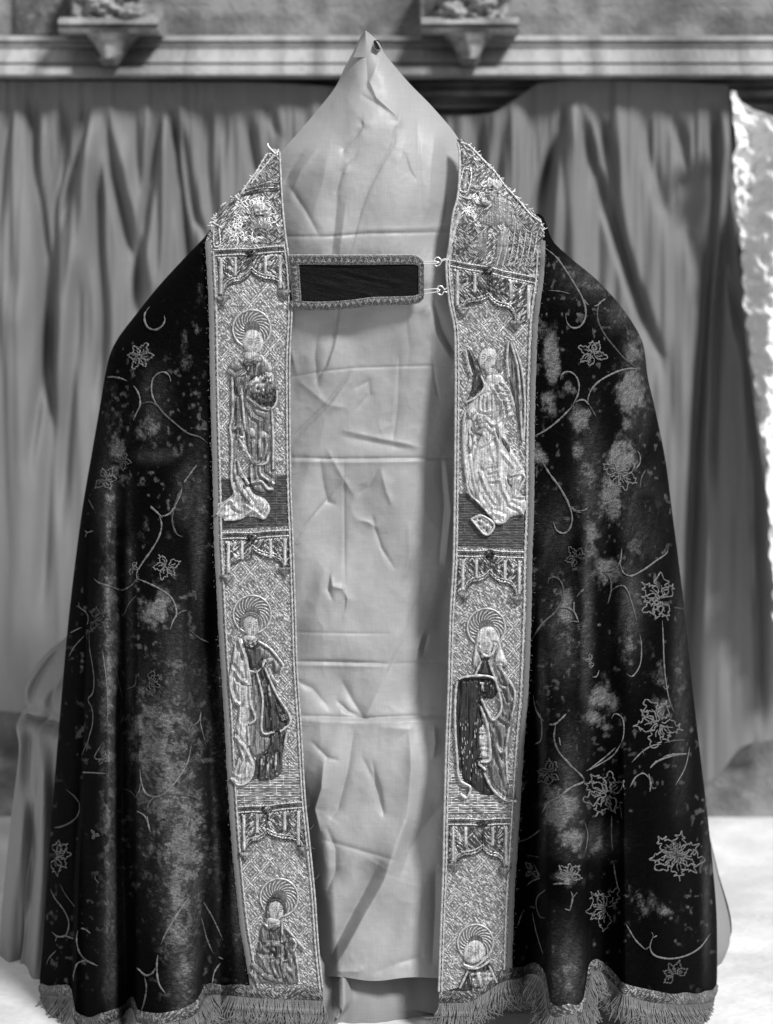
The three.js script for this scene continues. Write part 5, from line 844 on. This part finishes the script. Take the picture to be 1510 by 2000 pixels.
    relief('torn_flap', p, k([[480, 620], [560, 500], [660, 540], [600, 640], [520, 760], [440, 720]]), M.face, { h: 5, wr: 0.9, wk: [6, 6], lift: 1 });
    cords('edge_binding', p, [[[240, 830], [190, 1000], [150, 1150], [130, 1270]]].map(k), M.paleBinding, { r: 4, lift: 1 });
  }
}
// -- borders of both bands: flat binding at the velvet side, twisted cords, and the inner edge
for (const side of [-1, 1]) {
  const o = side < 0 ? outL : outR, i = side < 0 ? inL : inR, s = side;
  const ve = side < 0 ? 1932 : 1900;
  add('binding_strip', grid(6, 300, (a, b) => { const v = lerp(470, ve, b), u = o(v) + s * (1.5 + 1.5 * noise(v / 4, 8)) - s * 10 * a; return bandAt(u, v, 0.0014 + 0.001 * Math.sin(a * Math.PI)); }), M.binding, cope);
  const run = (off, from, to) => { const l = []; for (let v = from; v <= to; v += 12) l.push([off(v), v]); return l.map(([u, v]) => bandAt(u, v, 0.0022)); };
  add('border_cord', cordGeo(run((v) => o(v) - s * 12.5, 490, ve), 2.5 * S, { twist: 0.0105, seg: 800, sides: 7 }), M.brightCord, cope);
  add('border_cord', cordGeo(run((v) => i(v) + s * 5.5, 480, side < 0 ? 1932 : 1936), 2.4 * S, { twist: 0.0105, seg: 800, sides: 7 }), M.brightCord, cope);
  add('edge_piping', cordGeo(run((v) => i(v), side < 0 ? 296 : 280, 1938), (side < 0 ? 2.0 : 2.4) * S, { seg: 500, sides: 7, wob: 0.15 }), M.paleBinding, cope);
  // turned-back lining along the inner edge gives the band its thickness
  add('band_lining', grid(6, 200, (a, b) => { const v = lerp(300, 1938, b), u = i(v) + s * 26 * a; return at(u, v, orphZ(u, v) - 0.006 - 0.006 * a); }), M.binding, cope);
  // frayed velvet margin beside the band
  const th = []; for (let n = 0; n < 150; n++) { const v = lerp(470, ve - 10, rnd()), u = o(v) + s * (2 + 5 * rnd()), a = rnd() * 6.28, L = 1.5 + 3 * rnd(); th.push(cordGeo([[u, v, 0.8], [u + Math.cos(a) * L * 0.5, v + Math.sin(a) * L * 0.5, 2], [u + Math.cos(a) * L, v + Math.sin(a) * L, 1]].map(([x, y, z]) => bandAt(x, y, z * S + 0.001)), 0.5 * S, { seg: 3, sides: 3 })); }
  for (let n = 0; n < 14; n++) { const v = lerp(600, 1900, rnd()), u = i(v), L = 6 + 12 * rnd(), a = (s < 0 ? 0 : Math.PI) + (rnd() - 0.5) * 2; th.push(cordGeo([[u + s * 4, v, 2], [u + Math.cos(a) * L * 0.5, v + Math.sin(a) * L * 0.5 + 3, 3], [u + Math.cos(a) * L, v + Math.sin(a) * L, 1]].map(([x, y, z]) => bandAt(x, y, z * S)), 0.5 * S, { seg: 5, sides: 3 })); }
  add('stray_threads', mergeGeometries(th), M.tendril, cope).userData.kind = 'stuff';
}

// ---------------------------------------------------------------- clasp strap between the bands
{
  const k = crop(540, 460, 3.974), strap = group('clasp_strap', cope);
  const zS = (u, v) => 0.006 + 0.006 * Math.sin((u - 570) / 250 * Math.PI) + 0.0015 * (fbm(u / 40, v / 30, 2) - 0.5);
  const top = tab([[100, 152], [190, 151], [700, 152], [1060, 150], [1100, 160], [1140, 200]].map(([x, y]) => [540 + x / 3.974, 460 + y / 3.974]));
  const bot = tab([[100, 572], [330, 580], [560, 568], [740, 545], [1050, 535], [1110, 520], [1142, 490]].map(([x, y]) => [540 + x / 3.974, 460 + y / 3.974]));
  const ul = 540 + 100 / 3.974, ur = 540 + 1142 / 3.974;
  add('velvet_insert', grid(120, 50, (a, b) => { const u = lerp(ul + 2, ur - 2, a), v = lerp(top(u) + 3, bot(u) - 3, b); return at(u, v, zS(u, v) - 0.0012 - 0.006 * fbm((u + v) / 60, (v - u * 0.25) / 9, 2) * Math.sin(a * Math.PI) * Math.sin(b * Math.PI)); }, null, (a, b) => [a * 1.8, b * 0.75]), M.claspVelvet, strap);
  const strip = (fn, len, name) => add(name, grid(120, 10, (a, b) => { const [u, v] = fn(a, b); return at(u, v, zS(u, v) + 0.0008 + 0.0018 * Math.pow(Math.sin(b * Math.PI), 0.5)); }, null, (a, b) => [a * len / 96, b]), M.braid, strap);
  const W = 19;
  strip((a, b) => { const u = lerp(ul, ur, a); return [u, top(u) + b * W]; }, 262, 'braid_edge');
  strip((a, b) => { const u = lerp(ul, ur, a); return [u, bot(u) - b * 17]; }, 262, 'braid_edge');
  strip((a, b) => { const u0 = ul; return [u0 + b * 19 + a * 5, lerp(top(u0) + W - 1, bot(u0) - 16, a)]; }, 80, 'braid_end');
  strip((a, b) => { const v = lerp(top(ur) + 6, bot(ur) - 5, a); return [ur + 1 - b * 11 + 0 * a, v]; }, 60, 'braid_end');
  const edge = []; for (let u = ul; u <= ur; u += 8) edge.push(at(u, top(u), zS(u, top(u)) + 0.001));
  add('edge_thread', cordGeo(edge, 1.1 * S, { sides: 5, wob: 0.4 }), M.paleBinding, strap);
  const H = (l, lift) => l.map(([x, y]) => { const [[u, v]] = [k([[x, y]])[0]].map((q) => [q]); return at(u, v, lift); });
  const hook = (lists) => { const g = lists.map((l) => cordGeo(k(l).map(([u, v]) => at(u, v, 0.0125)), 1.25 * S, { sides: 7, seg: 40 })); add('wire_hook', mergeGeometries(g), M.wire, strap); };
  hook([[[1140, 203], [1235, 200], [1262, 208], [1240, 215], [1140, 218]]]); hook([[[1145, 420], [1245, 414], [1270, 425], [1245, 436], [1148, 452]]]);
  const eye = (lists) => { const g = lists.map((l) => cordGeo(k(l).map(([u, v]) => at(u, v, 0.0115)), 1.25 * S, { sides: 7, seg: 50 })); add('wire_eye', mergeGeometries(g), M.wire, strap); };
  eye([[[1340, 180], [1290, 186], [1280, 205], [1265, 228], [1240, 236], [1226, 214], [1226, 185], [1245, 168], [1268, 176], [1285, 196], [1300, 190], [1340, 188]]]);
  eye([[[1325, 405], [1305, 418], [1290, 400], [1268, 390], [1252, 402], [1248, 430], [1262, 455], [1285, 458], [1300, 435], [1325, 440]]]);
}

renderer.render(scene, camera);
